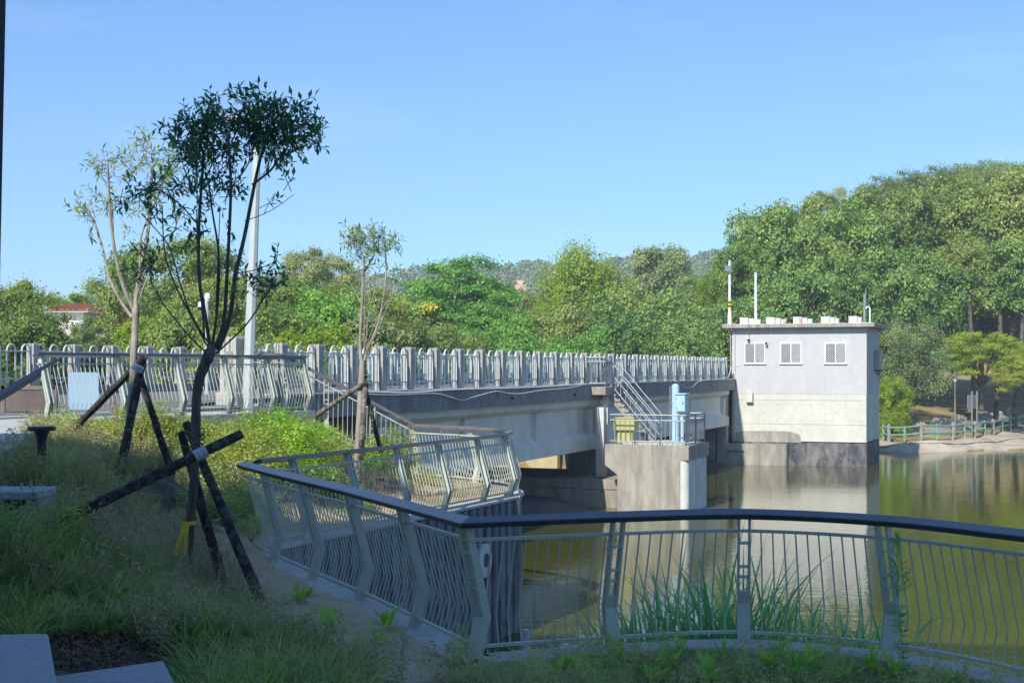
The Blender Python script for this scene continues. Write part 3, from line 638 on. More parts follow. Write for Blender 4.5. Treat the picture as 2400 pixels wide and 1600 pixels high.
m.loft([[W(uf+.25+.23*math.cos(a)*-1, vR-.28+.26*math.sin(a), z) for a in np.linspace(-.4, math.pi/2, n)]+[W(uf+3.0, vR-.02, z), W(uf+3.0, vR-.35, z)] for z in (WZ-1.2, zt-.56)])
build('rounded_nosing', m, M['white_conc'], t, smooth=True)
m = MB(); m.box(W(uf+1.7, (vL+vR)/2-.05, zt+.02), (vR-vL-.35, 2.7, .05), BANG-math.pi/2); build('floor_panel', m, M['pale_conc'], t)
# sill running left under the bridge
t = thing('pier_sill', 'low stained concrete sill running under the bridge to the grey pier', 'sill', tuple(W(uf+1.3, -20, WZ)))
m = MB(); m.loft([[W(u, v, z) for u, z in ((uf+1.1, WZ-1.2), (uf+1.1, -2.02), (uf+1.2, -2.02), (uf+1.2, -2.10), (uf+5, -2.1), (uf+5, WZ-1.2))] for v in (vL+.1, -38)]); build('footing', m, M['stained_conc'], t)
m = MB(); m.loft([[W(u, v, z) for u, z in ((uf+1.06, -2.0), (uf+1.06, -1.62), (uf+5, -1.55), (uf+5, -2.0))] for v in (vL+.1, -38)]); build('cap', m, M['stained_conc'], t)
t = thing('bridge_pier', 'dark vertical pier wall under the bridge behind the slender column', 'pier', tuple(W(55, -18, WZ)))
va1, _ = vface_u(1332, 1080, u_p1-.4); va2, _ = vface_u(1402, 1080, u_p1-.4)
m = MB(); m.box(W(u_p1+.4, (va1+va2)/2, -1.1), (va2-va1, 1.6, 1.08), BANG-math.pi/2); 
build('wall', m, M['stained_conc'], t)
for k in range(4):
    m = MB(); m.box(W(u_p1-.45, va2-.15-k*(va2-va1-.3)/3, -1.1), (.18, .12, 1.06), BANG-math.pi/2); build('rib', m, M['wall_conc'], t)
# column + stair landing
cxL, _ = vface_u(1396, 945, uf+1.6); cxR, _ = vface_u(1415, 945, uf+1.6)
t = thing('landing_column', 'slender pale square concrete column under the stair landing', 'column', tuple(W(uf+1.6, (cxL+cxR)/2, -1.6)))
m = MB(); m.box(W(uf+1.8, (cxL+cxR)/2, -.23), (cxR-cxL, .4, 2.7), BANG-math.pi/2); m.box(W(uf+2.05, (cxL+cxR)/2+.13, 1.0), (.2, .3, 1.1), BANG-math.pi/2)
build('shaft', m, M['white_conc'], t, bevel=.015)
st = thing('stair', 'steel railed concrete stair stepping down from the bridge to the platform', 'stair', tuple(W(54, -16.5, 1.7)))
lv0, _ = vface_u(1376, 900, uf+1.3); lv1, _ = vface_u(1420, 900, uf+1.3)
m = MB(); m.box(W(uf+2.2, (lv0+lv1)/2, 1.76), (lv1-lv0, 1.9, .32), BANG-math.pi/2); build('landing', m, M['stained_conc'], st, bevel=.02)
nst = 10
vs0, vs1 = lv1-.05, lv1+1.75
for k in range(nst):
    f = (k+.5)/nst
    m = MB(); m.box(W(uf+2.55, vs0+(vs1-vs0)*f, 1.85-(1.85-zt)*(k+1)/nst-.05), ((vs1-vs0)/nst+.05, 1.0, .09), BANG-math.pi/2); build('step', m, M['stained_conc'], st)
for du in (0, ):
    m = MB(); m.loft([[W(u, vs0, 1.7), W(u, vs1, zt), W(u, vs1, zt+.0), W(u, vs1-.3, zt), W(u, vs0, 1.35)] for u in (uf+2.1, uf+2.25)]); build('stringer', m, M['stained_conc'], st)
def post_rail(parent, A, B, h, nb, rails=(1.0, .82, .12), r=.022, bars=True, posts=True):
    A = Vector(A); B = Vector(B); up = Vector((0, 0, 1))
    for f in rails:
        mb = MB(); mb.tube([A+up*(h*f), B+up*(h*f)], r*1.15, 6); build('rail', mb, M['galv'], parent, smooth=True)
    if posts:
        for q in (A, B):
            mb = MB(); mb.tube([q, q+up*h], r*1.3, 6); build('post', mb, M['galv'], parent)
    for k in range(1, nb):
        q = A.lerp(B, k/nb); mb = MB(); mb.tube([q+up*(h*rails[-1]), q+up*(h*rails[1])], r*.8, 5); build('bar', mb, M['galv'], parent)
# stair handrails
for du in (uf+2.12, uf+3.02):
    post_rail(st, W(du, vs0, 1.9), W(du, vs1, zt+.05), 1.0, 9, rails=(1.0, .55, .1), r=.02)
post_rail(st, W(uf+1.3, lv0, 1.92), W(uf+1.3, lv1, 1.92), 1.15, 4, rails=(1, .85, .12), r=.02)
post_rail(st, W(uf+1.3, lv1, 1.92), W(uf+2.1, lv1, 1.92), 1.15, 6, rails=(1, .85, .12), r=.02)
post_rail(st, W(uf+1.3, lv0, 1.92), W(uf+3.1, lv0, 1.92), 1.15, 8, rails=(1, .85, .12), r=.02)
# platform railing
pr = thing('platform_railing', 'galvanised railing round the small pier platform with equipment', 'railing', tuple(W(uf+1, -13, zt)))
va, _ = vface_u(1430, 1030, uf+.1); vb = vR-.12
post_rail(pr, W(uf+.1, va, zt), W(uf+.1, va+(vb-va)/3, zt), 1.12, 5); post_rail(pr, W(uf+.1, va+(vb-va)/3, zt), W(uf+.1, va+(vb-va)*2/3, zt), 1.12, 5); post_rail(pr, W(uf+.1, va+(vb-va)*2/3, zt), W(uf+.1, vb, zt), 1.12, 5)
post_rail(pr, W(uf+.1, vb, zt), W(uf+1.6, vb, zt), 1.12, 8); post_rail(pr, W(uf+1.6, vb, zt), W(uf+3.1, vb, zt), 1.12, 8)
post_rail(pr, W(uf+3.1, vb, zt), W(uf+3.1, vb-1.2, zt), 1.12, 5); post_rail(pr, W(uf+.1, va, zt), W(uf+1.5, va, zt), 1.12, 5)
# yellow control box
v1, _ = vface_u(1437, 1000, uf+.6); v2, _ = vface_u(1486, 1000, uf+.6)
t = thing('hoist_box', 'olive yellow electrical control box standing behind the platform bars', 'control box', tuple(W(uf+.9, (v1+v2)/2, zt)))
m = MB(); m.box(W(uf+.95, (v1+v2)/2, zt+.72), (v2-v1, .6, .46), BANG-math.pi/2); build('cabinet', m, M['yellowbox'], t, bevel=.015)
m = MB(); m.box(W(uf+.95, (v1+v2)/2+.02, zt+.25), ((v2-v1)*.72, .5, .48), BANG-math.pi/2); build('base', m, M['yellowbox'], t, bevel=.01)
m = MB(); m.box(W(uf+.95, (v1+v2)/2+.02, zt+.975), (v2-v1+.06, .66, .045), BANG-math.pi/2); build('lid', m, M['yellowbox'], t, bevel=.01)
t = thing('blue_pipe', 'tall pale blue upright pipe rising from the platform behind the cabinet', 'pipe', tuple(W(uf+1.8, -13.5, zt)))
vp, _ = vface_u(1583, 1000, uf+1.9); c = W(uf+1.9, vp, zt)
m = MB(); m.lathe(c, [(.15, .0), (.15, 1.55), (.165, 1.55), (.165, 1.6), (.15, 1.6), (.15, 2.18), (.08, 2.26), (0, 2.27)], 14); build('tube', m, M['bluepaint'], t, smooth=True)
m = MB(); m.lathe(c, [(.24, 0), (.24, .05), (.15, .05)], 12); build('flange', m, M['bluepaint'], t)
for a in range(6):
    m = MB(); m.tube([c+Vector((.2*math.cos(a), .2*math.sin(a), .04)), c+Vector((.2*math.cos(a), .2*math.sin(a), .1))], .02, 5); build('bolt', m, M['galv'], t)
vq, _ = vface_u(1597, 960, uf+1.2); t = thing('blue_cabinet', 'pale blue equipment cabinet raised on a post beside the railing corner', 'cabinet', tuple(W(uf+1.3, vq, zt)))
c = W(uf+1.3, vq, 0)
m = MB(); m.box((c.x, c.y, 1.33), (.38, .62, .64), BANG-math.pi/2); build('box', m, M['bluepaint'], t, bevel=.012)
m = MB(); m.box((c.x, c.y, 1.67), (.46, .72, .05), BANG-math.pi/2); build('lid', m, M['bluepaint'], t, bevel=.01)
m = MB(); q_ = W(uf+1.3-.316, vq, 0); m.box((q_.x, q_.y, 1.33), (.3, .012, .54), BANG-math.pi/2); build('door', m, M['bluepaint'], t, bevel=.004)
for hz_ in (1.15, 1.5):
    q_ = W(uf+1.3-.326, vq-.13, 0); m = MB(); m.box((q_.x, q_.y, hz_), (.03, .02, .07), BANG-math.pi/2); build('hinge', m, M['galv'], t)
q_ = W(uf+1.3-.33, vq+.11, 0); m = MB(); m.box((q_.x, q_.y, 1.33), (.02, .03, .09), BANG-math.pi/2); build('handle', m, M['black'], t)
m = MB(); m.tube([(c.x, c.y, zt), (c.x, c.y, .97)], .075, 10); build('post', m, M['bluepaint'], t, smooth=True)
m = MB(); m.box((c.x, c.y, .98), (.3, .4, .06), BANG-math.pi/2); build('bracket', m, M['white'], t)
m = MB(); c2 = W(uf+1.7, vp-.16, 0); m.tube([(c2.x, c2.y, zt), (c2.x, c2.y, 1.95)], .022, 6); tagit(build('thin_mast', m, M['galv'], None), 'thin grey conduit mast just left of the blue pipe', 'mast')
# rubber dam bags
def bag(A, B, rings, label):
    A = Vector(A); B = Vector(B); ax = (B-A).normalized(); side = Vector((ax.y, -ax.x, 0)).normalized()
    mb = MB(); R_ = []
    for f, r, sq in rings:
        c = A.lerp(B, f); R_.append([c+side*(r*1.25*math.cos(a))+Vector((0, 0, r*sq*math.sin(a)+math.sin(a*5+f*9)*.012)) for a in np.linspace(0, 2*math.pi, 26, endpoint=False)])
    mb.loft(R_); o = build('rubber_dam', mb, M['rubber'], None, smooth=True); tagit(o, label, 'rubber dam')
pa = PZ(1130, 1225, WZ); pb = PZ(1384, 1197, WZ)
bag(Vector((-1.6, 48.6, WZ-.05)), pb+Vector((0, 0, -.02)), [(0, 1.0, 1), (.2, 1.0, 1), (.4, .93, 1), (.55, .82, .98), (.68, .68, .95), (.78, .56, .9), (.86, .5, .8), (.91, .42, .62), (.96, .3, .4), (1.0, .05, .4)], 'black inflatable rubber dam tapering into the water left of the pier')
pb2 = PZ(1702, 1090, WZ); bag(W(76.5, -23, WZ-.05), pb2, [(0, 1.0, 1), (.3, .9, 1), (.6, .7, .9), (.85, .45, .7), (1, .05, .5)], 'dark rubber dam end lying against the pump house sill')
# embankment wall under the bridge
m = MB(); m.box(W(79.3, -45, -2.2), (35, .5, 5.2), BANG-math.pi/2); o = build('embankment_wall', m, M['yellowwall']); tagit(o, 'sunlit yellowish embankment wall seen in the gap under the bridge', 'wall')
# ------------------------------------------------------------------ pump house
UB = 79.0
hvL = VN+.12; hvR, _ = vface_u(2031, 900, UB); UD = UB+5.9
ph = thing('pump_house', 'flat roofed grey and cream concrete pump house standing in the water', 'building', tuple(W(UB, (hvL+hvR)/2, WZ)))
zs = 1.20                                       # where the grey grit render ends
m = MB(); uvprof(m, [(hvL, 4.9), (hvL, zs), (hvR, zs), (hvR, 4.9)], UB, UD); build('upper_wall', m, M['wash'], ph)
m = MB(); uvprof(m, [(hvL+.012, zs), (hvL+.012, -1.4), (hvR-.012, -1.4), (hvR-.012, zs)], UB+.012, UD-.012); build('lower_wall', m, M['pale_conc'], ph)
m = MB(); uvprof(m, [(hvL+.03, -1.46), (hvL+.03, WZ-1.5), (hvR+.0, WZ-1.5), (hvR+.0, -1.46)], UB-.01, UD); build('dark_plinth', m, M['dark_conc'], ph)
OH = .47
m = MB(); m.loft([[W(u, v, 4.87) for u, v in ((UB-OH, hvL-OH), (UB-OH, hvR+OH), (UD+OH, hvR+OH), (UD+OH, hvL-OH))], [W(u, v, 5.08) for u, v in ((UB-OH, hvL-OH), (UB-OH, hvR+OH), (UD+OH, hvR+OH), (UD+OH, hvL-OH))]])
build('roof_slab', m, M['stained_conc'], ph, bevel=.015)
m = MB(); m.loft([[W(u, v, 5.083) for u, v in ((UB-OH+.05, hvL-OH+.05), (UB-OH+.05, hvR+OH-.05), (UD+OH-.05, hvR+OH-.05), (UD+OH-.05, hvL-OH+.05))], [W(u, v, 5.1) for u, v in ((UB-OH+.05, hvL-OH+.05), (UB-OH+.05, hvR+OH-.05), (UD+OH-.05, hvR+OH-.05), (UD+OH-.05, hvL-OH+.05))]])
build('roof_membrane', m, M['white_conc'], ph)
# formwork joint grooves on the lower wall
for z in (.88, -.45):
    m = MB(); m.box(W(UB+.008, (hvL+hvR)/2, z), ((hvR-hvL)-.03, .014, .014), BANG-math.pi/2); build('joint_line', m, M['stained_conc'], ph)
random.seed(9)
m = MB()
for z in (.62, .15, -.25, -.75, -1.2):
    for k in range(11):
        if random.random() < .62:
            c = W(UB+.006, hvL+.5+k*.66+random.uniform(-.05, .05), z+random.uniform(-.03, .03)); m.box(c, (.045, .014, .045), BANG-math.pi/2)
build('tie_hole', m, M['stained_conc'], ph)['kind'] = 'stuff'
# mud stain left on the wall by the deflated dam: thin render coat
m = MB(); r1 = []
for a in np.linspace(math.pi, 0, 26):
    e = abs(math.cos(a))**.55*(1 if math.cos(a) > 0 else -1); s_ = math.sin(a)**.45
    v = hvL+2.0+2.0*e if e < 0 else hvL+2.0+1.85*e
    r1.append((v, -1.46+.62*s_+random.uniform(-.012, .012)))
m.loft([[W(u, v, z) for v, z in [(hvL+.02, -1.46)]+r1[1:]] for u in (UB+.014, UB+.004)]); build('mud_stain', m, M['stained_conc'], ph)
# windows
def window(cx0, cx1, y0, y1):
    a, zb = vface_u(cx0, y1, UB); b, zt_ = vface_u(cx1, y0, UB)
    m = MB(); fw = .055
    for (va_, vb_, za, zb_) in ((a, b, zt_-fw, zt_), (a, b, zb, zb+fw), (a, a+fw, zb+fw, zt_-fw), (b-fw, b, zb+fw, zt_-fw)):
        m.box(W(UB-.03, (va_+vb_)/2, (za+zb_)/2), (vb_-va_, .07, zb_-za), BANG-math.pi/2)
    f = build('window', m, M['white'], ph)
    mid = (a+b)/2
    m = MB(); m.box(W(UB-.032, mid, (zb+zt_)/2), (.05, .06, zt_-zb-2*fw), BANG-math.pi/2); build('mullion', m, M['white'], f)
    for q0, q1 in ((a+fw, mid-.025), (mid+.025, b-fw)):
        m = MB(); m.box(W(UB-.004, (q0+q1)/2, (zb+zt_)/2), (q1-q0, .012, zt_-zb-2*fw), BANG-math.pi/2); build('pane', m, M['darkglass' if q0 < mid-.1 else 'palepane'], f)
    m = MB(); m.box(W(UB-.04, mid, zb-.02), (b-a+.1, .1, .035), BANG-math.pi/2); build('sill', m, M['white_conc'], f)
    # diamond grille
    m = MB(); H = zt_-zb-2*fw; Wd = b-a-2*fw; st_ = .105; za = zb+fw; v0 = a+fw
    for sgn in (1, -1):
        k = -H
        while k < Wd:
            s0 = max(0, -k) if True else 0; e0 = min(H, Wd-k)
            if e0 > s0+.01:
                pa_, pb_ = (k+s0, s0), (k+e0, e0)
                if sgn < 0: pa_ = (Wd-pa_[0], pa_[1]); pb_ = (Wd-pb_[0], pb_[1])
                m.tube([W(UB-.045-.008*sgn, v0+pa_[0], za+pa_[1]), W(UB-.045-.008*sgn, v0+pb_[0], za+pb_[1])], .0085, 4)
            k += st_
    build('security_mesh', m, M['white'], f)
Y0, Y1 = 803, 852
for x0, x1 in ((1745, 1794), (1829, 1879), (1933, 1984)): window(x0, x1, 803, 852)
# vent hood
v_, z_ = vface_u(1758, 930, UB); t = thing('vent_hood', 'grey rounded vent hood on the cream wall of the pump house', 'vent', tuple(W(UB, v_, z_)))
m = MB(); prof = [(-.17, -.28), (.17, -.28)]+[(.17*math.cos(a), .1+.17*math.sin(a)) for a in np.linspace(0, math.pi, 10)]
m.loft([[W(UB-dd, v_+a*s*1.1, z_+b*s*1.25+.02) for a, b in prof] for dd, s in ((0, 1.05), (.16, 1.0), (.26, .85))]); build('hood', m, M['white_conc'], t)
# cctv camera, lamp, cabinet on side wall
def cctv(px, py, u, lab):
    v_, z_ = vface_u(px, py, u); t = thing('security_camera', lab, 'camera', tuple(W(u, v_, z_)))
    m = MB(); m.tube([W(u, v_, z_+.28), W(u-.12, v_, z_+.3), W(u-.25, v_, z_+.22), W(u-.25, v_, z_+.1)], .025, 6); build('arm', m, M['galv'], t, smooth=True)
    c = W(u-.25, v_, z_); m = MB(); m.lathe(c, [(.0, .17), (.05, .16), (.06, .05), (.085, .03), (.09, -.04)], 12); build('housing', m, M['white'], t, smooth=True)
    m = MB(); m.lathe(c, [(.085, -.04), (.075, -.09), (.04, -.125), (0, -.135)], 12); build('dome', m, M['black'], t, smooth=True)
cctv(1755, 793, UB, 'white dome camera on a bent arm under the pump house eave')
v_, z_ = vface_u(1797, 803, UB); t = thing('wall_lamp', 'small dark lamp on the pump house wall between camera and second window', 'lamp', tuple(W(UB, v_, z_)))
m = MB(); m.tube([W(UB, v_, z_), W(UB-.18, v_, z_+.02)], .03, 6); build('arm', m, M['galv'], t)
m = MB(); m.lathe(W(UB-.2, v_, z_-.05), [(.03, .08), (.07, .03), (.08, -.04), (0, -.05)], 8); build('shade', m, M['black'], t)
def wallcable(pts, lab, r=.012):
    P = []
    for a, b in pts:
        v_, z_ = vface_u(a, b, UB); P.append(W(UB-.02, v_, z_))
    cable(P, r, lab)
wallcable([(1758, 775), (1755, 770), (1735, 769), (1713, 770), (1712, 800), (1713, 850), (1710, 880)], 'thin cable from the camera down the left edge of the pump house')
wallcable([(1806, 768), (1807, 790), (1804, 802), (1799, 804)], 'thin looping cable above the small wall lamp')
wallcable([(1707, 884), (1712, 868), (1716, 860), (1725, 858), (1734, 855)], 'bundle of loose pale wires at the left edge of the grey wall', .016)
uu = UB+4.0; c = W(uu, hvR+.16, 3.1); t = thing('meter_cabinet', 'pale metal cabinet mounted on the shaded side wall of the pump house', 'cabinet', tuple(W(uu, hvR, 3.1)))
m = MB(); m.box((c.x, c.y, 3.1), (.3, 1.5, 1.1), BANG-math.pi/2); build('box', m, M['galv'], t, bevel=.015)
for du in (-.45, .4):
    m = MB(); c = W(uu+du, hvR+.16, 0); m.box((c.x, c.y, 2.5), (.34, .06, .08), BANG-math.pi/2); m.tube([(c.x, c.y, 2.5), (c.x, c.y, 2.2)], .035, 6); build('bracket', m, M['black'], t)
# roof boxes: columns in v, rows in u
cols_px = [1745, 1807, 1870, 1935, 2000]
ords = ['leftmost', 'second', 'middle', 'fourth', 'rightmost']
for ci, px in enumerate(cols_px):
    for ri in range(3):
        if ci == 4 and ri == 2: continue
        u = UB+.35+ri*1.75; v_, _ = vface_u(px, 755, UB+.35)
        sz = (.44, .44, .34)
        c = W(u, v_, 5.1+.17); rst = (ci, ri) in ((1, 2), (2, 0))
        t = thing('roof_vent_box', f"{'rust streaked' if rst else 'clean'} white roof box, {['front', 'middle', 'rear'][ri]} one in the {ords[ci]} row", 'vent box', (c.x, c.y, 5.1), 'white boxes in rows on the pump house roof', 0)
        m = MB(); m.box((c.x, c.y, 5.27), sz, BANG-math.pi/2); build('casing', m, M['rust' if rst else 'white'], t, bevel=.01)
        m = MB(); m.box((c.x, c.y, 5.455), (.5, .5, .03), BANG-math.pi/2); build('lid', m, M['white'], t)
# roof masts
v_, _ = vface_u(1710, 740, UB+.2); c = W(UB+.2, v_, 5.08)
t = thing('camera_mast', 'white roof mast with yellow black striped band, grey box and solar panel', 'mast', tuple(c))
m = MB(); m.lathe(c, [(.11, 0), (.11, .5), (.075, .8), (.06, 3.6)], 10); build('pole', m, M['white'], t, smooth=True)
for k in range(5):
    m = MB(); m.lathe((c.x, c.y, c.z+.9+k*.1), [(.082, 0), (.082, .1)], 10); build('stripe_band', m, M['ribbon' if k % 2 == 0 else 'black'], t)
m = MB(); m.box((c.x-.12, c.y-.12, c.z+3.15), (.32, .25, .34), .2); build('grey_box', m, M['galv'], t, bevel=.01)
m = MB(); p = c+Vector((-.1, 0, 3.85)); m.loft([[p+Vector((-.32, -.2, .24)), p+Vector((.12, -.25, -.12)), p+Vector((.2, .25, -.06)), p+Vector((-.24, .3, .3))], [p+Vector((-.3, -.2, .27)), p+Vector((.14, -.25, -.09)), p+Vector((.22, .25, -.03)), p+Vector((-.22, .3, .33))]]); build('solar_panel', m, M['darkglass'], t)
m = MB(); m.tube([c+Vector((0, 0, 3.5)), p], .03, 6); build('bracket', m, M['galv'], t)
v_, _ = vface_u(1771, 740, UB+1.2); c = W(UB+1.2, v_, 5.08); m = MB(); m.lathe(c, [(.07, 0), (.065, 2.95), (0, 2.97)], 10); tagit(build('white_mast', m, M['white'], None, smooth=True), 'plain white mast with no fittings on the pump house roof', 'mast')
v_, _ = vface_u(2026, 740, UB+.5); c = W(UB+.5, v_, 5.08); t = thing('antenna_mast', 'short grey antenna mast at the right end of the pump house roof', 'antenna', tuple(c))
m = MB(); m.lathe(c, [(.2, 0), (.2, .08), (.07, .1), (.06, 1.6)], 10); build('pole', m, M['galv'], t, smooth=True)
m = MB(); m.tube([c+Vector((.07, 0, .9)), c+Vector((.07, 0, 1.95))], .02, 5); m.tube([c+Vector((.07, 0, 1.5)), c+Vector((.07, 0, 1.75))], .035, 6); build('whip', m, M['galv'], t)
c = c+Vector((.3, 0, 0)); m = MB(); m.tube([c]+[c+Vector((0.0, 0, .75))]+[c+Vector((-.11+.11*math.cos(a), 0, .8+.12*math.sin(a))) for a in np.linspace(0, math.pi, 8)], .035, 7); tagit(build('bent_conduit', m, M['white'], None, smooth=True), 'white hooked conduit pipe beside the antenna on the roof', 'pipe')
# sill in front of the pump house
vS, _ = vface_u(1838, 1080, UB-.7)
t = thing('pump_house_sill', 'stepped concrete sill with rounded end at the foot of the pump house', 'sill', tuple(W(UB-.7, vS-5, WZ)))
m = MB(); rr = [(UB+2.4, VN-9.4), (UB-.72, VN-9.4), (UB-.72, vS-.4)]+[(UB-.3-.42*math.cos(a), vS-.4+.5*math.sin(a)) for a in np.linspace(.2, math.pi/2, 6)]+[(UB+.2, vS+.1)]
m.loft([[W(u, v, z) for u, v in rr] for z in (WZ-1.5, -1.56)]); build('body', m, M['stained_conc'], t, smooth=True)
rr2 = [(a-.03 if a < UB else a, b) for a, b in rr[:3]]+[(UB-.05, vS-2.3), (UB+1, vS-2.3)]
m = MB(); m.loft([[W(u, v, z) for u, v in ((UB+2.4, VN-9.4), (UB-.78, VN-9.4), (UB-.78, vS-2.2), (UB+2.4, vS-2.2))] for z in (-2.0, -1.95)]); build('slot', m, M['black'], t)
m = MB(); uvprof(m, [(VN-.02, 1.4), (VN-.02, WZ-1), (VN-.5, WZ-1), (VN-.5, 1.4)], UB-1.0, UB-.3); build('pilaster', m, M['stained_conc'], t)
m = MB(); uvprof(m, [(VN-.6, -.6), (VN-.6, WZ-1), (VN-9.5, WZ-1), (VN-9.5, -.6)], UB-1.2, UB+1); build('bridge_bearing_wall', m, M['wall_conc'], t)

# ------------------------------------------------------------------ steel fences
FPR = [(-.135, 1.19), (.09, .36), (-.01, -.0)]          # (outward offset, height) centre line of a post
def plate_mesh():
    mb = MB(); wd = [.042, .05, .042]
    fr = [(o+w_, z) for (o, z), w_ in zip(FPR, wd)]; bk = [(o-w_, z) for (o, z), w_ in zip(FPR, wd)]
    out = fr+bk[::-1]
    mb.loft([[(x, y, z) for y, z in out] for x in (-.012, .012)]); return mk_mesh('plate', mb, M['greysteel'], False)
def off(z): 
    return FPR[0][0]+(FPR[1][0]-FPR[0][0])*(FPR[0][1]-z)/(FPR[0][1]-FPR[1][1]) if z > FPR[1][1] else FPR[2][0]+(FPR[1][0]-FPR[2][0])*z/FPR[1][1]
PLATE = plate_mesh()
mb = MB(); mb.box((0, 0, 0), (.075, .075, .022)); RUNG = mk_mesh('rung', mb, M['greysteel'], False)
mb = MB(); mb.loft([[(x, off(z)-.047, z), (x, off(z)-.035, z)] for z in (0, .36, .5) for x in (0,)] and [[(-.038, off(z)-.046, z), (.038, off(z)-.046, z), (.038, off(z)-.03, z), (-.038, off(z)-.03, z)] for z in (0.0, .36, .47)]); FILL = mk_mesh('filler_plate', mb, M['greysteel'], False)
mb = MB(); mb.tube([(0, off(1.06)+.01, 1.06), (0, off(.36)+.01, .36), (0, off(.10)+.01, .10)], .0078, 5); BAL = mk_mesh('baluster', mb, M['greysteel'])
mb = MB(); mb.box((0, -.02, .012), (.16, .17, .02)); BASE = mk_mesh('base_plate', mb, M['greysteel'], False)
def fence(name, label, path, posts, z0=0.0, zf=None, hrmat='handrail', joints=(), ends=(.35, .35), spacing=.112, rail_w=.075, side=1, cornerpost=None):
    P = [Vector(p[:2]) for p in path]; cum = [0]
    for a, b in zip(P[:-1], P[1:]): cum.append(cum[-1]+(b-a).length)
    L = cum[-1]; cum = np.array(cum)
    zf = zf or (lambda s: z0)
    def at(s):
        s = max(0, min(L, s)); i = min(max(np.searchsorted(cum, s)-1, 0), len(P)-2)
        f = (s-cum[i])/max(cum[i+1]-cum[i], 1e-6); p = P[i].lerp(P[i+1], f)
        e = .04
        q0, q1 = raw(max(s-e, 0)), raw(min(s+e, L)); t = (q1-q0).normalized(); n = Vector((t.y, -t.x))*side
        kk = 1.0
        if (p-q0).length > .01 and (q1-p).length > .01: kk = 1/max(.6, math.sqrt(max(0, (1+(p-q0).normalized().dot((q1-p).normalized()))/2)))
        return p, t, n*kk
    def raw(s):
        i = min(max(np.searchsorted(cum, s)-1, 0), len(P)-2); f = (s-cum[i])/max(cum[i+1]-cum[i], 1e-6); return P[i].lerp(P[i+1], f)
    mid = raw(L/2); t = thing(name, label, 'fence', (mid.x, mid.y, zf(L/2))); O = Vector(t.location)
    def profile(s, pr):                       # pr list of (outward, z)
        p, tt, n = at(s); k = 1.0
        return [Vector((p.x+n.x*a*k, p.y+n.y*a*k, zf(s)+b)) for a, b in pr]
    def sweep(nm, s0, s1, pr, mat, par=t, step=.18, smooth=False):
        ss = list(np.linspace(s0, s1, max(2, int((s1-s0)/step)+1)))
        ss = sorted(set(ss+[c for c in cum if s0 < c < s1]))
        m = MB(); m.loft([profile(s, pr) for s in ss]); return build(nm, m, M[mat], par, smooth=smooth)
    js = [0-0]+sorted(joints)+[L]
    yo = FPR[0][0]
    for a, b in zip(js[:-1], js[1:]):
        sweep('handrail', a+(0 if a == cornerpost else .002), b-(0 if b == cornerpost else .002), [(yo+.962*p_-.272*q_, 1.205+.272*p_+.962*q_) for p_, q_ in ((-rail_w, 0), (-rail_w, .045), (-rail_w+.006, .052), (rail_w-.006, .052), (rail_w, .045), (rail_w, 0))], hrmat)
    sweep('top_rail', 0, L, [(off(1.06)-.012, 1.052), (off(1.06)-.012, 1.08), (off(1.06)+.03, 1.08), (off(1.06)+.03, 1.052)], 'greysteel')
    sweep('bottom_rail', 0, L, [(off(.1)-.012, .075), (off(.1)-.012, .103), (off(.1)+.03, .103), (off(.1)+.03, .075)], 'greysteel')
    for s in posts:
        p, tt, n = at(s)
        if s == cornerpost: n = (n+at(s+.4)[2]*1.2)
        ang = math.atan2(n.y, n.x)-math.pi/2
        po = bpy.data.objects.new('post', None); COL.objects.link(po); po.parent = t; po.location = (p.x-O.x, p.y-O.y, zf(s)-O.z); po.rotation_euler = (0, 0, ang)
        for dx in (-.05, .05): link('plate', PLATE, po, (dx, 0, 0))
        for z in (1.066, .95, .72, .62, .47): link('rung', RUNG, po, (0, off(z), z))
        link('filler_plate', FILL, po)
    n_ = int(L/spacing)
    for k in range(n_+1):
        s = k*spacing+.03
        if s > L: break
        if any(abs(s-q) < .085 for q in posts): continue
        p, tt, n = at(s); link('baluster', BAL, t, (p.x-O.x, p.y-O.y, zf(s)-O.z), (0, 0, math.atan2(n.y, n.x)-math.pi/2))
    return t, L, cum
def arc_of(path, pt):
    P = [Vector(p[:2]) for p in path]; best = (1e9, 0); c = 0
    for a, b in zip(P[:-1], P[1:]):
        d_ = b-a; f = max(0, min(1, (Vector(pt)-a).dot(d_)/d_.length_squared)); q = a+d_*f
        e = (q-Vector(pt)).length
        if e < best[0]: best = (e, c+f*d_.length)
        c += d_.length
    return best[1]
def plen(path):
    return sum((Vector(b)-Vector(a)).length for a, b in zip(path[:-1], path[1:]))
FA = FS[9*2:]                                       # visible part only, from (5.2,10.2)
fpost = [arc_of(FA, p) for p in FP[4:7]]
LF = plen(FA)
NP = FA+AP[1:]
tN, _, _ = fence('steel_fence', 'nearest steel fence, curving past the reeds then turning back sharply to the left', NP, sorted(fpost+[LF]+[LF+arc_of(AP, p) for p in AP[1:5]]), z0=.05, joints=[arc_of(FA, (.9, 13.25)), arc_of(FA, (3.5, 12.85)), LF, LF+arc_of(AP, AP[3])], side=1, cornerpost=LF)
BL = plen(BP)
tB, _, _ = fence('steel_fence', 'straight steel fence on top of the dark ribbed wall ending near the rubber dam', BP, [BL*f for f in (.105, .29, .475, .655, .845, .99)], z0=.05, joints=[BL*.5], side=1)
LC = plen(CS)
tC, _, _ = fence('steel_fence', 'short curved sunlit steel fence with brown handrail at the foot of the slope', CS, [LC*.3, LC*.62, LC-.05], z0=.05, hrmat='handrail_b', side=1)
EP = [(-2.3, 33.8), (-5.34, 33.2)]; LE = plen(EP)
tE, _, _ = fence('stair_fence', 'steel fence with brown handrail sloping down beside the bridge', EP, [LE*.33, LE*.68, LE-.05], zf=lambda s: .05+1.67*s/LE, hrmat='handrail_b', side=1)
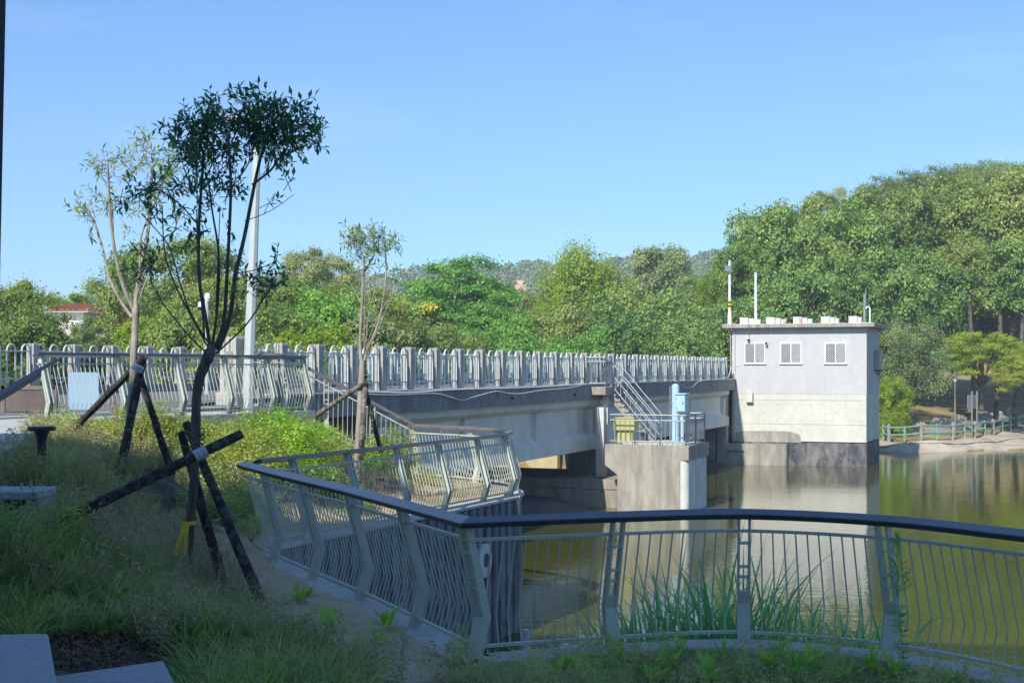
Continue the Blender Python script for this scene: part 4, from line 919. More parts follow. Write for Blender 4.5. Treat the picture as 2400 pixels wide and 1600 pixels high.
EP2 = [(-5.34, 33.2), (-6.15, 32.9)]
fence('steel_fence', 'short level steel fence behind the lamp pole above the sloping fence', EP2, [.5], z0=1.72, hrmat='handrail_b', side=1)
m = MB(); m.loft([[(x+dx, y+dy, z) for dx, dy, z in ((0, -.14, zb), (0, .14, zb), (0, .14, zb-.3), (0, -.14, zb-.3))] for x, y, zb in ((-2.3, 33.8, .08), (-5.34, 33.2, 1.74), (-6.2, 32.9, 1.76))])
tagit(build('fence_plinth', m, M['kerb'], None), 'pale sloping concrete plinth under the stair fence', 'plinth')
GL = plen(GP)
def gpt(px):
    k = (px-1200)/F; a = Vector(GP[0]); b = Vector(GP[1]); f = (a.x-k*a.y)/(k*(b.y-a.y)-(b.x-a.x)); return f*GL
tG, _, _ = fence('steel_fence', 'sunlit cream steel fence with long level dark handrail along the paved edge', GP, [gpt(x) for x in (110, 287, 425, 537, 636, 721)], z0=1.66, side=1)
# sloping handrail at far left (dark flat plate)
t = thing('sloping_handrail', 'dark flat handrail climbing in from the left edge of the picture', 'handrail', (-5, 15, 2.2))
def bar(name, A, B, wdt, hh, mat):
    A = Vector(A); B = Vector(B); d_ = (B-A).normalized(); s_ = Vector((d_.y, -d_.x, 0)).normalized(); u_ = Vector((0, 0, 1))
    m = MB(); m.loft([[q+s_*wdt/2+u_*hh/2, q-s_*wdt/2+u_*hh/2, q-s_*wdt/2-u_*hh/2, q+s_*wdt/2-u_*hh/2] for q in (A, B)]); return build(name, m, M[mat], t)
bar('handrail_plate', PD(-60, 963, 12.0), PD(88, 876, 15.0), .08, .055, 'bollard')
bar('handrail_end', PD(84, 871.5, 15.0), PD(136, 842, 16.6), .05, .02, 'bollard')
# door frame post at extreme left edge
m = MB(); a_ = PD(-26, 700, 3.0); b_ = PD(-6, -260, 3.0); m.tube([Vector((a_.x, 3, .9)), Vector((a_.x+.0, 3, a_.z)), Vector((b_.x, 3, b_.z)), Vector((b_.x+.02, 3, 5))], .022, 4)
tagit(build('door_frame_post', m, M['bollard'], None), 'dark blue frame post cropped by the upper left picture edge', 'post')

# ------------------------------------------------------------------ lamp poles, plaza things
PLD = 31.75; pb_ = PD(580, 962, PLD); base = Vector((pb_.x, PLD, 1.62)); tp = PD(605, 282, PLD)
t = thing('lamp_pole', 'tall pale grey octagonal lamp pole rising behind the young tree', 'lamp post', tuple(base))
m = MB(); m.loft([[Vector((base.x+(tp.x-base.x)*f+r*math.cos(a), PLD+r*math.sin(a), base.z+(tp.z-base.z)*f)) for a in np.linspace(.3, .3+2*math.pi, 8, endpoint=False)] for f, r in ((0, .135), (1, .078))])
build('pole', m, M['lamp_pole'], t)
m = MB(); m.box((base.x, PLD, base.z+.03), (.5, .5, .06), .3); build('base_plate', m, M['lamp_pole'], t)
m = MB(); m.tube([tp, tp+Vector((-.35, 0, .08)), tp+Vector((-.8, 0, .05))], .035, 6); build('arm', m, M['lamp_pole'], t)
m = MB(); q = PD(566, 282, PLD); m.box(q, (.62, .3, .09), 0); build('lamp_head', m, M['brass'], t, bevel=.02)
b = Vector((XD(485, 41), 41, 1.9)); t = thing('camera_pole', 'thin pale pole with two white dome cameras behind the fence', 'camera pole', tuple(b))
m = MB(); m.tube([b, (b.x, 41, PD(485, 702, 41).z)], .05, 8); build('pole', m, M['lamp_pole'], t, smooth=True)
for dx, yy in ((.02, 696), (-.17, 716)):
    c = PD(485, yy, 41)+Vector((dx, 0, 0)); m = MB(); m.lathe(c, [(0, .12), (.07, .1), (.09, .0), (.09, -.04)], 10); build('camera_housing', m, M['white'], t, smooth=True)
    m = MB(); m.lathe(c, [(.085, -.04), (.06, -.12), (0, -.14)], 10); build('camera_dome', m, M['white' if dx > 0 else 'black'], t, smooth=True)
t = thing('flood_barrier', 'low brown metal panel barrier standing on the paving behind the fence', 'barrier', (-10.6, 29.6, 1.66))
a_ = Vector((XD(13, 30), 30)); b_ = Vector((XD(122, 30), 30.0)); ztp = CZ-(905-HY)/F*30
m = MB(); m.box(((a_.x+b_.x)/2, 30, (1.72+ztp)/2-.03), (b_.x-a_.x-.02, .06, ztp-1.8), 0); build('panel', m, M['brownpanel'], t)
m = MB(); m.box(((a_.x+b_.x)/2, 30, ztp-.03), (b_.x-a_.x+.16, .1, .08), 0); build('top_rail', m, M['handrail_b'], t)
for x_ in (a_.x-.05, b_.x+.06):
    m = MB(); m.box((x_, 30, (1.64+ztp)/2), (.1, .1, ztp-1.62), 0); build('post', m, M['handrail_b'], t)
pp = Vector((XD(266, 31), 31)); m = MB(); m.box((pp.x, 31, 1.98), (.13, .12, .66), 0); tagit(build('brown_post', m, M['brownpanel'], None), 'low brown square post standing alone on the paving behind the fence', 'post')
t = thing('sign_panel', 'rounded sheet panel coloured with the pale blue of reflected sky, seen from behind the fence bars', 'sign panel', (XD(196, 29), 29, 1.66))
x0, x1 = XD(160, 29), XD(231, 29); z1 = CZ-(872-HY)/F*29; r_ = .05
m = MB(); prof = [(x0, 1.8), (x1, 1.8)]+[(x1-r_+r_*math.cos(a), z1-r_+r_*math.sin(a)) for a in np.linspace(0, math.pi/2, 5)]+[(x0+r_+r_*math.cos(a), z1-r_+r_*math.sin(a)) for a in np.linspace(math.pi/2, math.pi, 5)]
m.loft([[(x, y, z) for x, z in prof] for y in (29, 29.03)]); build('sheet', m, M['bluesheet'], t)
for x_ in (x0+.12, x1-.12):
    m = MB(); m.box((x_, 29.05, 1.75), (.04, .04, .4)); build('leg', m, M['galv'], t)
# bollard light
c = Vector((XD(98, 17.6), 17.6)); zb = h1(c.x, c.y); ztp = CZ-(999-HY)/F*17.6
t = thing('bollard_light', 'short dark mushroom shaped garden light in the grass at left', 'garden light', (c.x, c.y, zb))
hh = ztp-zb
m = MB(); m.lathe((c.x, c.y, zb-.1), [(.06, 0), (.055, hh-.1), (.075, hh), (.09, hh+.03)], 16); build('stem', m, M['bollard'], t, smooth=True)
m = MB(); m.lathe((c.x, c.y, zb), [(.09, hh-.07), (.092, hh-.055), (.165, hh-.05), (.17, hh-.012), (.16, hh), (0, hh+.006)], 24); build('head', m, M['bollard'], t, smooth=True)
# concrete bench block with bolts
t = thing('concrete_bench', 'pale concrete block bench with metal studs at the left edge', 'bench', (-5.2, 14.2, 1.1))
bx1 = XD(80, 14); ztp = CZ-(1142-HY)/F*14.6
m = MB(); m.box((bx1-.75, 14.4, ztp-.04), (1.5, .62, .09), 0); build('top_slab', m, M['slab'], t, bevel=.012)
m = MB(); m.box((bx1-.07, 14.4, ztp-.35), (.12, .58, .53), 0); build('leg', m, M['slab'], t, bevel=.01)
m = MB(); m.box((bx1-.75, 14.62, ztp-.3), (1.24, .08, .43), 0); build('back_panel', m, M['slab'], t)
for dx, dy in ((-.2, .1), (-.22, -.12)):
    m = MB(); m.lathe((bx1+dx, 14.4+dy, ztp), [(.014, 0), (.014, .06), (.02, .065), (0, .075)], 10); build('stud', m, M['galv'], t, smooth=True)
# granite slabs in the near left corner
def slab(name, quadpx, z, th, lab):
    q = [PZ(a, b, z) for a, b in quadpx]; m = MB(); m.loft([[(p.x, p.y, z-th) for p in q], [(p.x, p.y, z) for p in q]])
    tagit(build(name, m, M['slab'], None, bevel=.012), lab, 'stone slab')
slab('stone_slab', [(-300, 1492), (113, 1483), (141, 1640), (-300, 1660)], .90, .9, 'pale granite slab in the bottom left corner')
slab('stone_slab', [(120, 1584), (384, 1546), (440, 1660), (140, 1680)], .66, .7, 'lower granite slab beside the dead leaves at the bottom edge')
# building behind the viewer that shades the foreground
FB = 22.0
P1, P2, P3 = Vector((-20.9, -2.2)), Vector((-14.35, .95)), Vector((4.0, 0.35))
t = thing('visitor_building', 'pale building behind the viewer that shades the foreground', 'building', (-5, -8, 0))
FR = [(-25, -1.7), (-16, -1.7), (-14.2, .3), (-10.5, .3), (1.2, -1.7), (3.4, -1.9)]
m = MB(); m.prism(FR+[(3.4, -12), (-25, -12)], 0, FB); build('wall', m, M['facade'], t)
for k in range(7):
    for fl in range(5):
        x_ = -24.6+k*3.6+(0 if k < 2 else 3.4); y_ = np.interp(x_+.9, [p[0] for p in FR], [p[1] for p in FR])
        m = MB(); m.box((x_+.9, y_+.02, 5.5+fl*3.5), (1.8, .12, 1.6), 0 if x_ < -12 else -.09); build('window', m, M['darkglass'], t)

# ------------------------------------------------------------------ leaf geometry (numpy)
def unit(a): return a/np.maximum(np.linalg.norm(a, axis=-1, keepdims=True), 1e-9)
def leaf_quads(P, Dr, N, L, Wd, fold=.0, rnd=None):
    """P base (n,3), Dr direction, N approximate normal; returns verts (n*4,3), quads"""
    Dr = unit(Dr); S_ = unit(np.cross(Dr, N)); N2 = np.cross(S_, Dr)
    L = np.broadcast_to(np.asarray(L, float), (len(P),))[:, None]; Wd = np.broadcast_to(np.asarray(Wd, float), (len(P),))[:, None]
    a = P; b = P+Dr*L*.45+S_*Wd*.5+N2*fold*L; c = P+Dr*L-N2*fold*L; d_ = P+Dr*L*.45-S_*Wd*.5+N2*fold*L
    V = np.stack([a, b, c, d_], 1).reshape(-1, 3); n = len(P)
    return V, np.arange(n*4).reshape(n, 4)
def rdir(rg, n): return unit(rg.normal(size=(n, 3)))
def crown_np(rg, lobes, per, leaf, flat=1.0, droop=0.0, sub=14, subr=.3, inner=.12, upbias=.35):
    """lobes: list (x,y,z,r,rz). leaves gather in small sprays on each lobe's skin"""
    Ps = []; Ns = []
    for (x, y, z, r, rz) in lobes:
        k = sub; d_ = rdir(rg, k); d_[:, 2] = np.where(d_[:, 2] < -.35, -d_[:, 2], d_[:, 2])
        rad = rg.uniform(.78, 1.08, k)[:, None]; c = d_*rad*np.array([r, r, rz])+np.array([x, y, z])
        idx = rg.integers(0, k, per); g = rg.normal(size=(per, 3))*np.array([1, 1, flat])*subr*r*rg.uniform(.4, 1.2, (per, 1))
        p = c[idx]+g; ins = rg.random(per) < inner
        p[ins] = np.array([x, y, z])+rdir(rg, ins.sum())*np.array([r, r, rz])*rg.uniform(.3, .8, (ins.sum(), 1))
        Ps.append(p); Ns.append(d_[idx]+np.array([0, 0, upbias])+rg.normal(size=(per, 3))*.5)
    P = np.concatenate(Ps); N = unit(np.concatenate(Ns))
    Dr = rg.normal(size=P.shape); Dr[:, 2] -= droop; Dr = unit(Dr-N*(Dr*N).sum(1, keepdims=True)*.8)
    Lf = leaf*rg.uniform(.7, 1.3, len(P))
    return leaf_quads(P, Dr, N, Lf, Lf*.55, .06)
def make_lobes(rg, n, rx, rz, zc, r0, r1, rzf=.8, bottom=-.5, power=1.0):
    L = []
    for i in range(n):
        f = (i+.5)/n; z = 1-(1-bottom)*f; a = i*2.39996+rg.uniform(-.4, .4); s = math.sqrt(max(0, 1-z*z))**power
        q = rg.uniform(.62, .95); r = rg.uniform(r0, r1)
        L.append((rx*s*q*math.cos(a), rx*s*q*math.sin(a), zc+rz*z*q, r, r*rzf))
    for i in range(max(2, n//6)): L.append((rg.uniform(-.4, .4)*rx, rg.uniform(-.4, .4)*rx, zc+rg.uniform(-.3, .5)*rz, r1*1.2, r1*1.1))
    return L
def trunk_mb(rg, lobes, H, tr, fork, mb=None, lean=.2, n=6):
    mb = mb or MB(); b = Vector((0, 0, -.4)); f = Vector((rg.uniform(-lean, lean), rg.uniform(-lean, lean), fork))
    mb.tube([b, b.lerp(f, .5)+Vector((rg.uniform(-.1, .1), rg.uniform(-.1, .1), 0)), f], [tr*1.15, tr, tr*.8], 8)
    for l in lobes[:n*3]:
        e = Vector(l[:3]); mid = f.lerp(e, .5)+Vector((rg.uniform(-.3, .3), rg.uniform(-.3, .3), -.12*(e-f).length*rg.uniform(-.3, 1)))
        q = f.lerp(e, .22)+Vector((0, 0, rg.uniform(-.1, .1)))
        mb.tube([f+Vector((0, 0, -.1)), q, mid, e], [tr*.5, tr*.38, tr*.24, tr*.09], 5, False)
        for _ in range(2):
            e2 = e+Vector(rdir(rg, 1)[0])*l[3]*.8; mb.tube([mid, mid.lerp(e2, .6)+Vector((0, 0, .1)), e2], [tr*.16, tr*.1, tr*.04], 4, False)
    return mb
PROTO = {}
def proto(key, seed, H, Wd, lobes, per, leaf, fork, tr, matb='bark3', **k):
    rg = np.random.default_rng(seed); lb = lobes(rg)
    V, Q = crown_np(rg, lb, per, leaf, **k)
    tm = mk_mesh('trunk', trunk_mb(rg, lb, H, tr, fork), M[matb])
    H = float(np.percentile(V[:, 2], 99.8)); Wd = 2*float(np.percentile(np.hypot(V[:, 0], V[:, 1]), 97)); PROTO[key] = (tm, V, Q, H, Wd, {})
def crown_mesh(key, mat):
    tm, V, Q, H, Wd, c = PROTO[key]
    if mat not in c: c[mat] = mesh_np('crown', V, Q, mat=M[mat])
    return c[mat]
# prototypes are about 8 m wide
for s_ in (0, 1, 2):
    proto('broad%d' % s_, 10+s_, 10, 8.2, lambda rg: make_lobes(rg, 30, 3.4, 3.6, 6.0, .75, 1.25, .8, -.75, .8), 760, .25, 2.4, .2, subr=.27, sub=15)
for s_ in (0, 1):
    proto('bush%d' % s_, 20+s_, 6, 8, lambda rg: make_lobes(rg, 30, 3.5, 2.7, 2.9, .6, 1.15, .8, -.85, .7), 700, .22, 1.0, .14, subr=.29, sub=15)
    proto('loose%d' % s_, 30+s_, 9, 8, lambda rg: make_lobes(rg, 22, 3.5, 2.9, 5.6, .5, 1.0, .55, -.55, .8), 900, .17, 2.0, .17, subr=.4, sub=9, inner=.03, flat=.7)
proto('layer0', 40, 9, 9, lambda rg: [(x*1.0, y, z, r, r*.33) for x, y, z, r, _ in make_lobes(rg, 40, 3.7, 3.7, 4.8, .7, 1.25, .3, -.8, .8)], 700, .22, 2.4, .18, subr=.34, flat=.35, inner=.04, upbias=1.0)
proto('feather0', 50, 9, 8, lambda rg: make_lobes(rg, 24, 3.0, 3.0, 5.6, .95, 1.5, .8, -.7, .8), 1100, .19, 2.4, .2, subr=.3, sub=26, droop=.1, upbias=.8)
proto('olive0', 60, 8, 8, lambda rg: make_lobes(rg, 30, 3.4, 3.4, 4.4, .6, 1.2, .6, -.85, .8), 520, .15, 1.4, .15, subr=.42, sub=12, inner=.05, droop=.9)
proto('pine0', 70, 9, 7.6, lambda rg: [(x, y, z, r, r*.45) for x, y, z, r, _ in make_lobes(rg, 16, 3.0, 1.7, 7.2, .9, 1.5, .4, -.5, .8)], 650, .17, 4.5, .17, subr=.3, flat=.45, inner=.02, upbias=1.0)
proto('yellow0', 80, 5.5, 7.6, lambda rg: [(x, y, z, r, r*.32) for x, y, z, r, _ in make_lobes(rg, 38, 3.3, 2.0, 3.5, .5, .95, .3, -.7, .8)], 420, .17, 1.3, .15, subr=.36, flat=.35, inner=.02, upbias=1.2)
random.seed(21)
def tree(kind, px, ty, D, wd, bz, mat, label, group=None, cat='tree', vis=True, hs=None):
    H = PROTO[kind][3]; Wp = PROTO[kind][4]; x = XD(px, D); zt_ = CZ+(HY-ty)/F*D
    t = thing('bush' if cat == 'bush' else 'tree', label, cat, (x, D, bz), group, rz=random.uniform(0, 6.28))
    k = wd/Wp; hz = (zt_-bz)/k; sz = min(hz/H, 1.25); t.scale = (k, k, k)
    tr_ = link('trunk', PROTO[kind][0], t); tr_.scale = (1, 1, hz/H)
    cr = link('crown', crown_mesh(kind, mat), t, (0, 0, hz-H*sz)); cr.scale = (1, 1, sz)
    if hz/H > 1.5: cr = link('lower_crown', crown_mesh(kind, mat), t, (.3, -.2, max(hz-H*sz*1.75, -H*.3)), (0, 0, 2.1)); cr.scale = (1.03, 1.0, sz)
    return t
T = [
 # left of the lamp pole, behind the road
 ('loose0', 15, 640, 58, 4.6, .4, 'l_mid', 'dark green tree rising above the far railing at the left edge'),
 ('bush0', 40, 720, 56, 4.4, .2, 'l_mid', 'bushy green tree filling the far left corner behind the railing'),
 ('bush1', 95, 745, 60, 2.6, .2, 'l_mid', 'bushy tree beside the left edge hiding part of the white house'),
 ('loose1', 165, 690, 99, 5.6, 0, 'l_feather', 'yellow green tree over the upper red roof of the white house'),
 ('loose0', 275, 655, 100, 6.6, 0, 'l_mid', 'open crowned tree between the red roofs and the pale young tree'),
 ('loose1', 395, 555, 74, 7.6, .2, 'l_mid', 'tallest spreading tree behind the dark young tree'),
 ('loose0', 500, 640, 70, 5.5, .2, 'l_mid', 'green tree behind the camera pole left of the lamp pole'),
 ('bush0', 356, 735, 66, 3.6, 0, 'l_feather', 'yellow green shrubby tree low behind the pale young tree'),
 ('bush1', 440, 725, 64, 4.6, 0, 'l_mid', 'rounded green tree low behind the camera pole'),
 ('loose0', 660, 640, 74, 7.2, .2, 'l_mid', 'broad green tree right of the lamp pole behind the railing'),
 ('bush0', 640, 720, 66, 5.2, 0, 'l_mid', 'dense green tree just above the railing right of the lamp pole'),
 ('loose1', 745, 585, 86, 4.6, .2, 'l_olive', 'thin topped tree standing higher left of the slender young tree'),
 ('bush1', 770, 675, 72, 5.6, 0, 'l_bright', 'light green tree just behind the slender young tree'),
 ('loose0', 850, 662, 80, 6.2, 0, 'l_mid', 'yellowish green tree directly behind the slender young tree'),
 ('bush0', 235, 812, 62, 3.0, 0, 'l_mid', 'low dark tree below the red roofs behind the far railing'),
 ('bush1', 545, 770, 60, 4.2, 0, 'l_mid', 'low shaded tree behind the granite end pillar'),
 ('bush0', 720, 760, 62, 4.4, 0, 'l_feather', 'low yellow green tree behind the first ribbed posts'),
 ('bush0', 860, 740, 72, 5.6, 0, 'l_olive', 'low greyish tree behind the railing by the slender young tree'),
 # centre belt beyond the bridge
 ('layer0', 1075, 604, 104, 9.8, -.8, 'l_bright', 'wide bright green tree with flat layered crown at picture centre'),
 ('layer0', 980, 662, 98, 7.0, -.8, 'l_bright', 'smaller layered bright tree left of the widest layered crown'),
 ('layer0', 1160, 690, 96, 6.4, -.8, 'l_bright', 'layered bright tree below the pink building tower'),
 ('feather0', 1370, 574, 122, 8.4, -.8, 'l_feather', 'domed yellow green feathery tree standing above the central thicket'),
 ('feather0', 1290, 690, 118, 5.4, -.8, 'l_feather', 'small feathery yellow green tree right of the pink tower'),
 ('broad0', 1548, 578, 150, 7.6, -.8, 'l_olive', 'dull olive round tree on the rise left of the tall right trees'),
 ('broad1', 1640, 655, 140, 7.0, -.8, 'l_mid', 'green tree on the rise just left of the roof mast'),
 ('feather0', 1682, 622, 112, 3.4, -1, 'l_feather', 'narrow feathery tree behind the solar panel mast'),
 ('bush0', 1490, 684, 112, 8.4, -1, 'l_mid', 'rounded thicket tree right of the feathery dome'),
 ('bush1', 1585, 682, 106, 8.2, -1, 'l_broad', 'dark dense tree left of the pump house above the railing'),
 ('bush0', 1650, 712, 100, 5.0, -1, 'l_broad', 'dense tree touching the left side of the pump house roof'),
 ('bush1', 1400, 700, 102, 7.4, -1, 'l_broad', 'thicket tree below the feathery dome'),
 ('bush0', 1285, 715, 98, 6.8, -1, 'l_mid', 'light green thicket tree below the small feathery tree'),
 ('bush1', 1180, 755, 92, 6.0, -1, 'l_bright', 'low light green thicket above the middle of the bridge railing'),
 ('bush0', 1490, 735, 96, 6.6, -1, 'l_broad', 'low dark thicket above the stair landing'),
 ('bush1', 1590, 760, 92, 5.0, -1, 'l_broad', 'low dark thicket near the far end of the railing'),
 ('bush1', 1065, 760, 90, 5.8, -1, 'l_mid', 'low green thicket above the fourth and fifth granite posts'),
 ('bush0', 950, 750, 84, 5.6, -1, 'l_mid', 'low green thicket right of the slender young tree'),
 ('bush0', 1345, 775, 90, 5.2, -1, 'l_bright', 'lowest thicket above the railing left of the landing'),
 ('bush0', 1222, 684, 122, 5.6, -1, 'l_mid', 'thicket tree standing in front of the pink tower base'),
 ('bush1', 1335, 694, 124, 6.4, -1, 'l_mid', 'thicket tree in front of the second pink roof'),
 ('loose1', 232, 742, 84, 3.4, 0, 'l_mid', 'open tree in front of the middle red roof of the white house'),
 ('loose0', 150, 792, 80, 3.0, 0, 'l_mid', 'low open tree before the cream wall of the white house'),
 ('loose1', 1090, 868, 76, 4.6, -4.6, 'l_mid', 'small tree added in the channel beyond the bridge to cast leaf shade on the embankment wall'),  # added to throw leaf shadows onto the embankment wall
 # right hand wood behind the pump house
 ('broad0', 1815, 484, 104, 7.4, -1, 'l_broad', 'tall tree behind the plain roof mast at the left end of the wood'),
 ('broad1', 1742, 560, 100, 3.8, -1, 'l_broad', 'narrow leafy tree at the left tip of the right hand wood'),
 ('broad2', 1905, 475, 112, 8.0, -1, 'l_mid', 'tree behind the middle of the pump house roof'),
 ('broad1', 1985, 480, 108, 7.4, -.5, 'l_broad', 'tree behind the antenna mast'),
 ('loose0', 1940, 440, 122, 4.4, 0, 'l_mid', 'thin loose tree tip sticking out above the left part of the wood'),
 ('broad0', 2085, 445, 116, 8.2, 1, 'l_mid', 'light green tree above the right end of the pump house'),
 ('broad2', 2190, 415, 120, 8.8, 2, 'l_mid', 'high light green tree in the middle of the right hand wood'),
 ('broad1', 2300, 425, 118, 8.4, 2, 'l_mid', 'high tree second from the right picture edge'),
 ('broad0', 2405, 405, 116, 8.0, 2, 'l_mid', 'high tree cropped by the right picture edge'),
 ('broad2', 1850, 610, 98, 7.0, -1.5, 'l_broad', 'lower dark tree filling behind the white roof boxes'),
 ('broad1', 1960, 620, 101, 6.6, -1, 'l_broad', 'lower leafy tree behind the right roof boxes'),
 ('broad0', 2070, 590, 106, 7.2, 0, 'l_broad', 'leafy tree right of the antenna in the middle of the wood'),
 ('broad2', 2165, 580, 110, 7.6, 1, 'l_broad', 'leafy tree above the grey green feathery tree'),
 ('broad1', 2270, 560, 112, 7.4, 3, 'l_mid', 'leafy tree above the dark trunks at right'),
 ('broad0', 2375, 565, 110, 7.0, 3, 'l_broad', 'leafy tree above the yellow tree at the right edge'),
 ('bush0', 1760, 690, 94, 5.0, -1.5, 'l_broad', 'dense low tree right behind the striped mast'),
 ('bush1', 2110, 720, 112, 6.0, 0, 'l_broad', 'dark understorey tree behind the grey green feathery tree'),
 ('bush0', 2235, 760, 124, 6.4, 2, 'l_broad', 'dark understorey tree behind the leaning trunks'),
 ('bush1', 2370, 770, 126, 6.6, 2.4, 'l_broad', 'dark understorey tree behind the yellow tree at the right edge'),
 ('bush0', 2300, 705, 129, 7.0, 4, 'l_broad', 'dark tree filling the gap between the leaning trunks'),
 ('bush1', 2200, 700, 127, 6.5, 3, 'l_broad', 'dark tree filling the gap left of the upright trunk'),
 ('bush0', 2415, 720, 130, 7.0, 4, 'l_broad', 'dark tree filling the gap at the right picture edge'),
 ('olive0', 2130, 745, 98, 5.6, -1.2, 'l_olive', 'grey green feathery tree beside the shaded wall of the pump house'),
 ('bush1', 2093, 880, 95, 2.6, -1.7, 'l_feather', 'small yellow green shrub tree at the right foot of the pump house'),
 ('yellow0', 2300, 778, 104, 6.4, .0, 'l_yellow', 'small yellow autumn tree beside the footpath'),
 ('yellow0', 2412, 832, 101, 5.0, -.9, 'l_yellow', 'yellow green tree with leaning trunk at the right picture edge'),
]
for k_, tdat in enumerate(T):
    tree(*tdat)
for px_, ty_, lb in ((2035, 440, 'first pine on the ridge counted from its left end'), (2085, 412, 'pine with rounded head at the left shoulder of the ridge'), (2150, 398, 'pine with flat head near the middle of the ridge'), (2215, 388, 'pine on the ridge above the highest light green tree'),
                     (2275, 384, 'pine on the ridge with pale gaps below its head'), (2335, 376, 'tallest broad pine on the ridge near the right edge'), (2400, 380, 'ridge pine cropped by the right picture edge')):
    tree('pine0', px_, ty_, 158, 7.6, 8, 'l_mid', lb, cat='pine tree')
# bare leaning trunks inside the wood at right
for i_, (a_, b_, D_, lb) in enumerate((((2283, 790), (2270, 690), 108, 'bare upright trunk behind the yellow tree, leftmost'), ((2332, 800), (2345, 690), 109, 'bare trunk in the dark gap right of the upright one'), ((2372, 800), (2400, 700), 108, 'bare trunk leaning right near the picture edge'))):
    A_ = PD(a_[0], a_[1]+80, D_); B_ = PD(b_[0], b_[1], D_); A_.z = float(farz(A_.x, D_))-.2
    m = MB(); m.tube([A_, A_.lerp(B_, .5)+Vector((.15, 0, 0)), B_], [.24, .18, .14], 8)
    tagit(build('bare_trunk', m, M['bark3'], None, smooth=True), lb, 'tree trunk')
# yellow blossoms
rg = np.random.default_rng(77); c = PD(1008, 718, 94.3); P = np.array(c)+rg.normal(size=(160, 3))*np.array([.32, .3, .14]); P[::5] += np.array([-.6, 0, -.35])
V, Q = leaf_quads(P, rdir(rg, 160), rdir(rg, 160), .14, .1); tagit(link('yellow_blossom', mesh_np('yellow_blossom', V, Q, mat=M['flower'])), 'patch of yellow blossom on the bright layered trees', 'blossom', kind='stuff')
# far wood on the hills
rg = np.random.default_rng(99); Vs = []; n0 = 0; Qs = []; TR = MB()
for i in range(1500):
    y = 250+270*rg.random()**.7; px = rg.uniform(250, 1760); x = (px-1200)/F*y; z = float(hillz(np.array(x), np.array(y)))
    r = rg.uniform(2.2, 4.2)*(y/500)**.3; hgt_ = rg.uniform(.3, 1.1)*3.5
    k = 70; d_ = rdir(rg, k); d_[:, 2] = np.abs(d_[:, 2])*1.0-.15
    P = np.array([x, y, z+hgt_])+d_*np.array([r, r, r*.75])*rg.uniform(.6, 1.1, (k, 1))
    V, Q = leaf_quads(P, rdir(rg, k), d_+rg.normal(size=(k, 3))*.4, rg.uniform(.9, 1.5, k), 1.0, .05); Vs.append(V); Qs.append(Q+n0); n0 += len(V)
o = link('far_wood', mesh_np('far_wood', np.concatenate(Vs), np.concatenate(Qs), mat=M['l_far'])); tagit(o, 'bluish wood covering the distant hills', 'wood', kind='stuff')
# ridge hill behind the right-hand wood
# ------------------------------------------------------------------ far buildings
t = thing('white_house', 'white house with orange tiled roofs half hidden by trees at left', 'house', (XD(190, 92), 92, 0))
def fb(nm, x0, x1, y0, y1, D, dep, mat, par=t):
    a_ = PD(x0, y1, D); b_ = PD(x1, y0, D); m = MB(); m.box(((a_.x+b_.x)/2, D+dep/2, (a_.z+b_.z)/2), (b_.x-a_.x, dep, b_.z-a_.z)); return build(nm, m, M[mat], par)
def gable(nm, x0, x1, ye, yr, D, dep, par=t, mat='roof_tile'):
    a_ = PD(x0, ye, D); b_ = PD(x1, yr, D); m = MB()
    m.add([(a_.x, D-.3, a_.z), (b_.x, D-.3, a_.z), (b_.x, D+dep+.3, a_.z), (a_.x, D+dep+.3, a_.z), (a_.x+.5, D+dep/2, b_.z), (b_.x-.5, D+dep/2, b_.z)], [(0, 1, 5, 4), (2, 3, 4, 5), (1, 2, 5), (3, 0, 4), (3, 2, 1, 0)])
    r_ = build(nm, m, M[mat], par); n_ = int((b_.x-a_.x)/.35)
    for k in range(1, n_):
        x = a_.x+(b_.x-a_.x)*k/n_; e = min(max((x-a_.x)/.5, 0), 1)*min(max((b_.x-x)/.5, 0), 1); m = MB(); m.tube([(x, D-.3, a_.z+.03), (x, D+dep/2-.0-(1-e)*dep/2, a_.z+.03+(b_.z-a_.z)*e)], .05, 4)
        build('tile_ridge', m, M[mat], r_)
fb('wall', 104, 196, 727, 870, 93, 6, 'housewall'); fb('wall', 132, 190, 760, 870, 92, 1.0, 'cream'); fb('wall', 190, 246, 760, 870, 94, 5, 'housewall'); fb('wall', 246, 312, 772, 870, 95, 6, 'housewall')
gable('roof', 98, 205, 727, 708, 92.6, 7); gable('roof', 186, 250, 760, 744, 93.6, 6); gable('roof', 240, 318, 773, 757, 94.6, 7)
f_ = fb('window', 170, 180, 768, 775, 91.96, .05, 'darkglass'); fb('eave', 98, 205, 727, 731, 92.4, 6, 'housewall'); fb('eave', 240, 318, 773, 777, 94.4, 6, 'housewall')
for a_, b_ in ((262, 275), (279, 290), (293, 303)): f_ = fb('window', a_, b_, 788, 806, 94.9, .06, 'darkglass'); fb('frame', a_-1, b_+1, 806, 808, 94.86, .1, 'housewall', f_)
t = thing('pink_building', 'pink tower top with grey lean-to roof rising left of the yellow green domed tree', 'building', (XD(1217, 300), 300, 0))
fb('wall', 1200, 1234, 668, 760, 300, 8, 'pinkwall', t); fb('stair_tower', 1212, 1225, 657, 668, 302, 4, 'pinkwall', t)
m = MB(); a_ = PD(1203, 676, 299.5); b_ = PD(1234, 668, 299.5); m.add([(a_.x, 299.4, a_.z-.4), (b_.x, 299.4, a_.z-.4), (b_.x, 302, b_.z), (a_.x+2, 302, b_.z)], [(0, 1, 2, 3)]); m.box(((a_.x+b_.x)/2, 299.5, a_.z-.5), (b_.x-a_.x, .4, .2)); build('lean_to_roof', m, M['galv'], t)
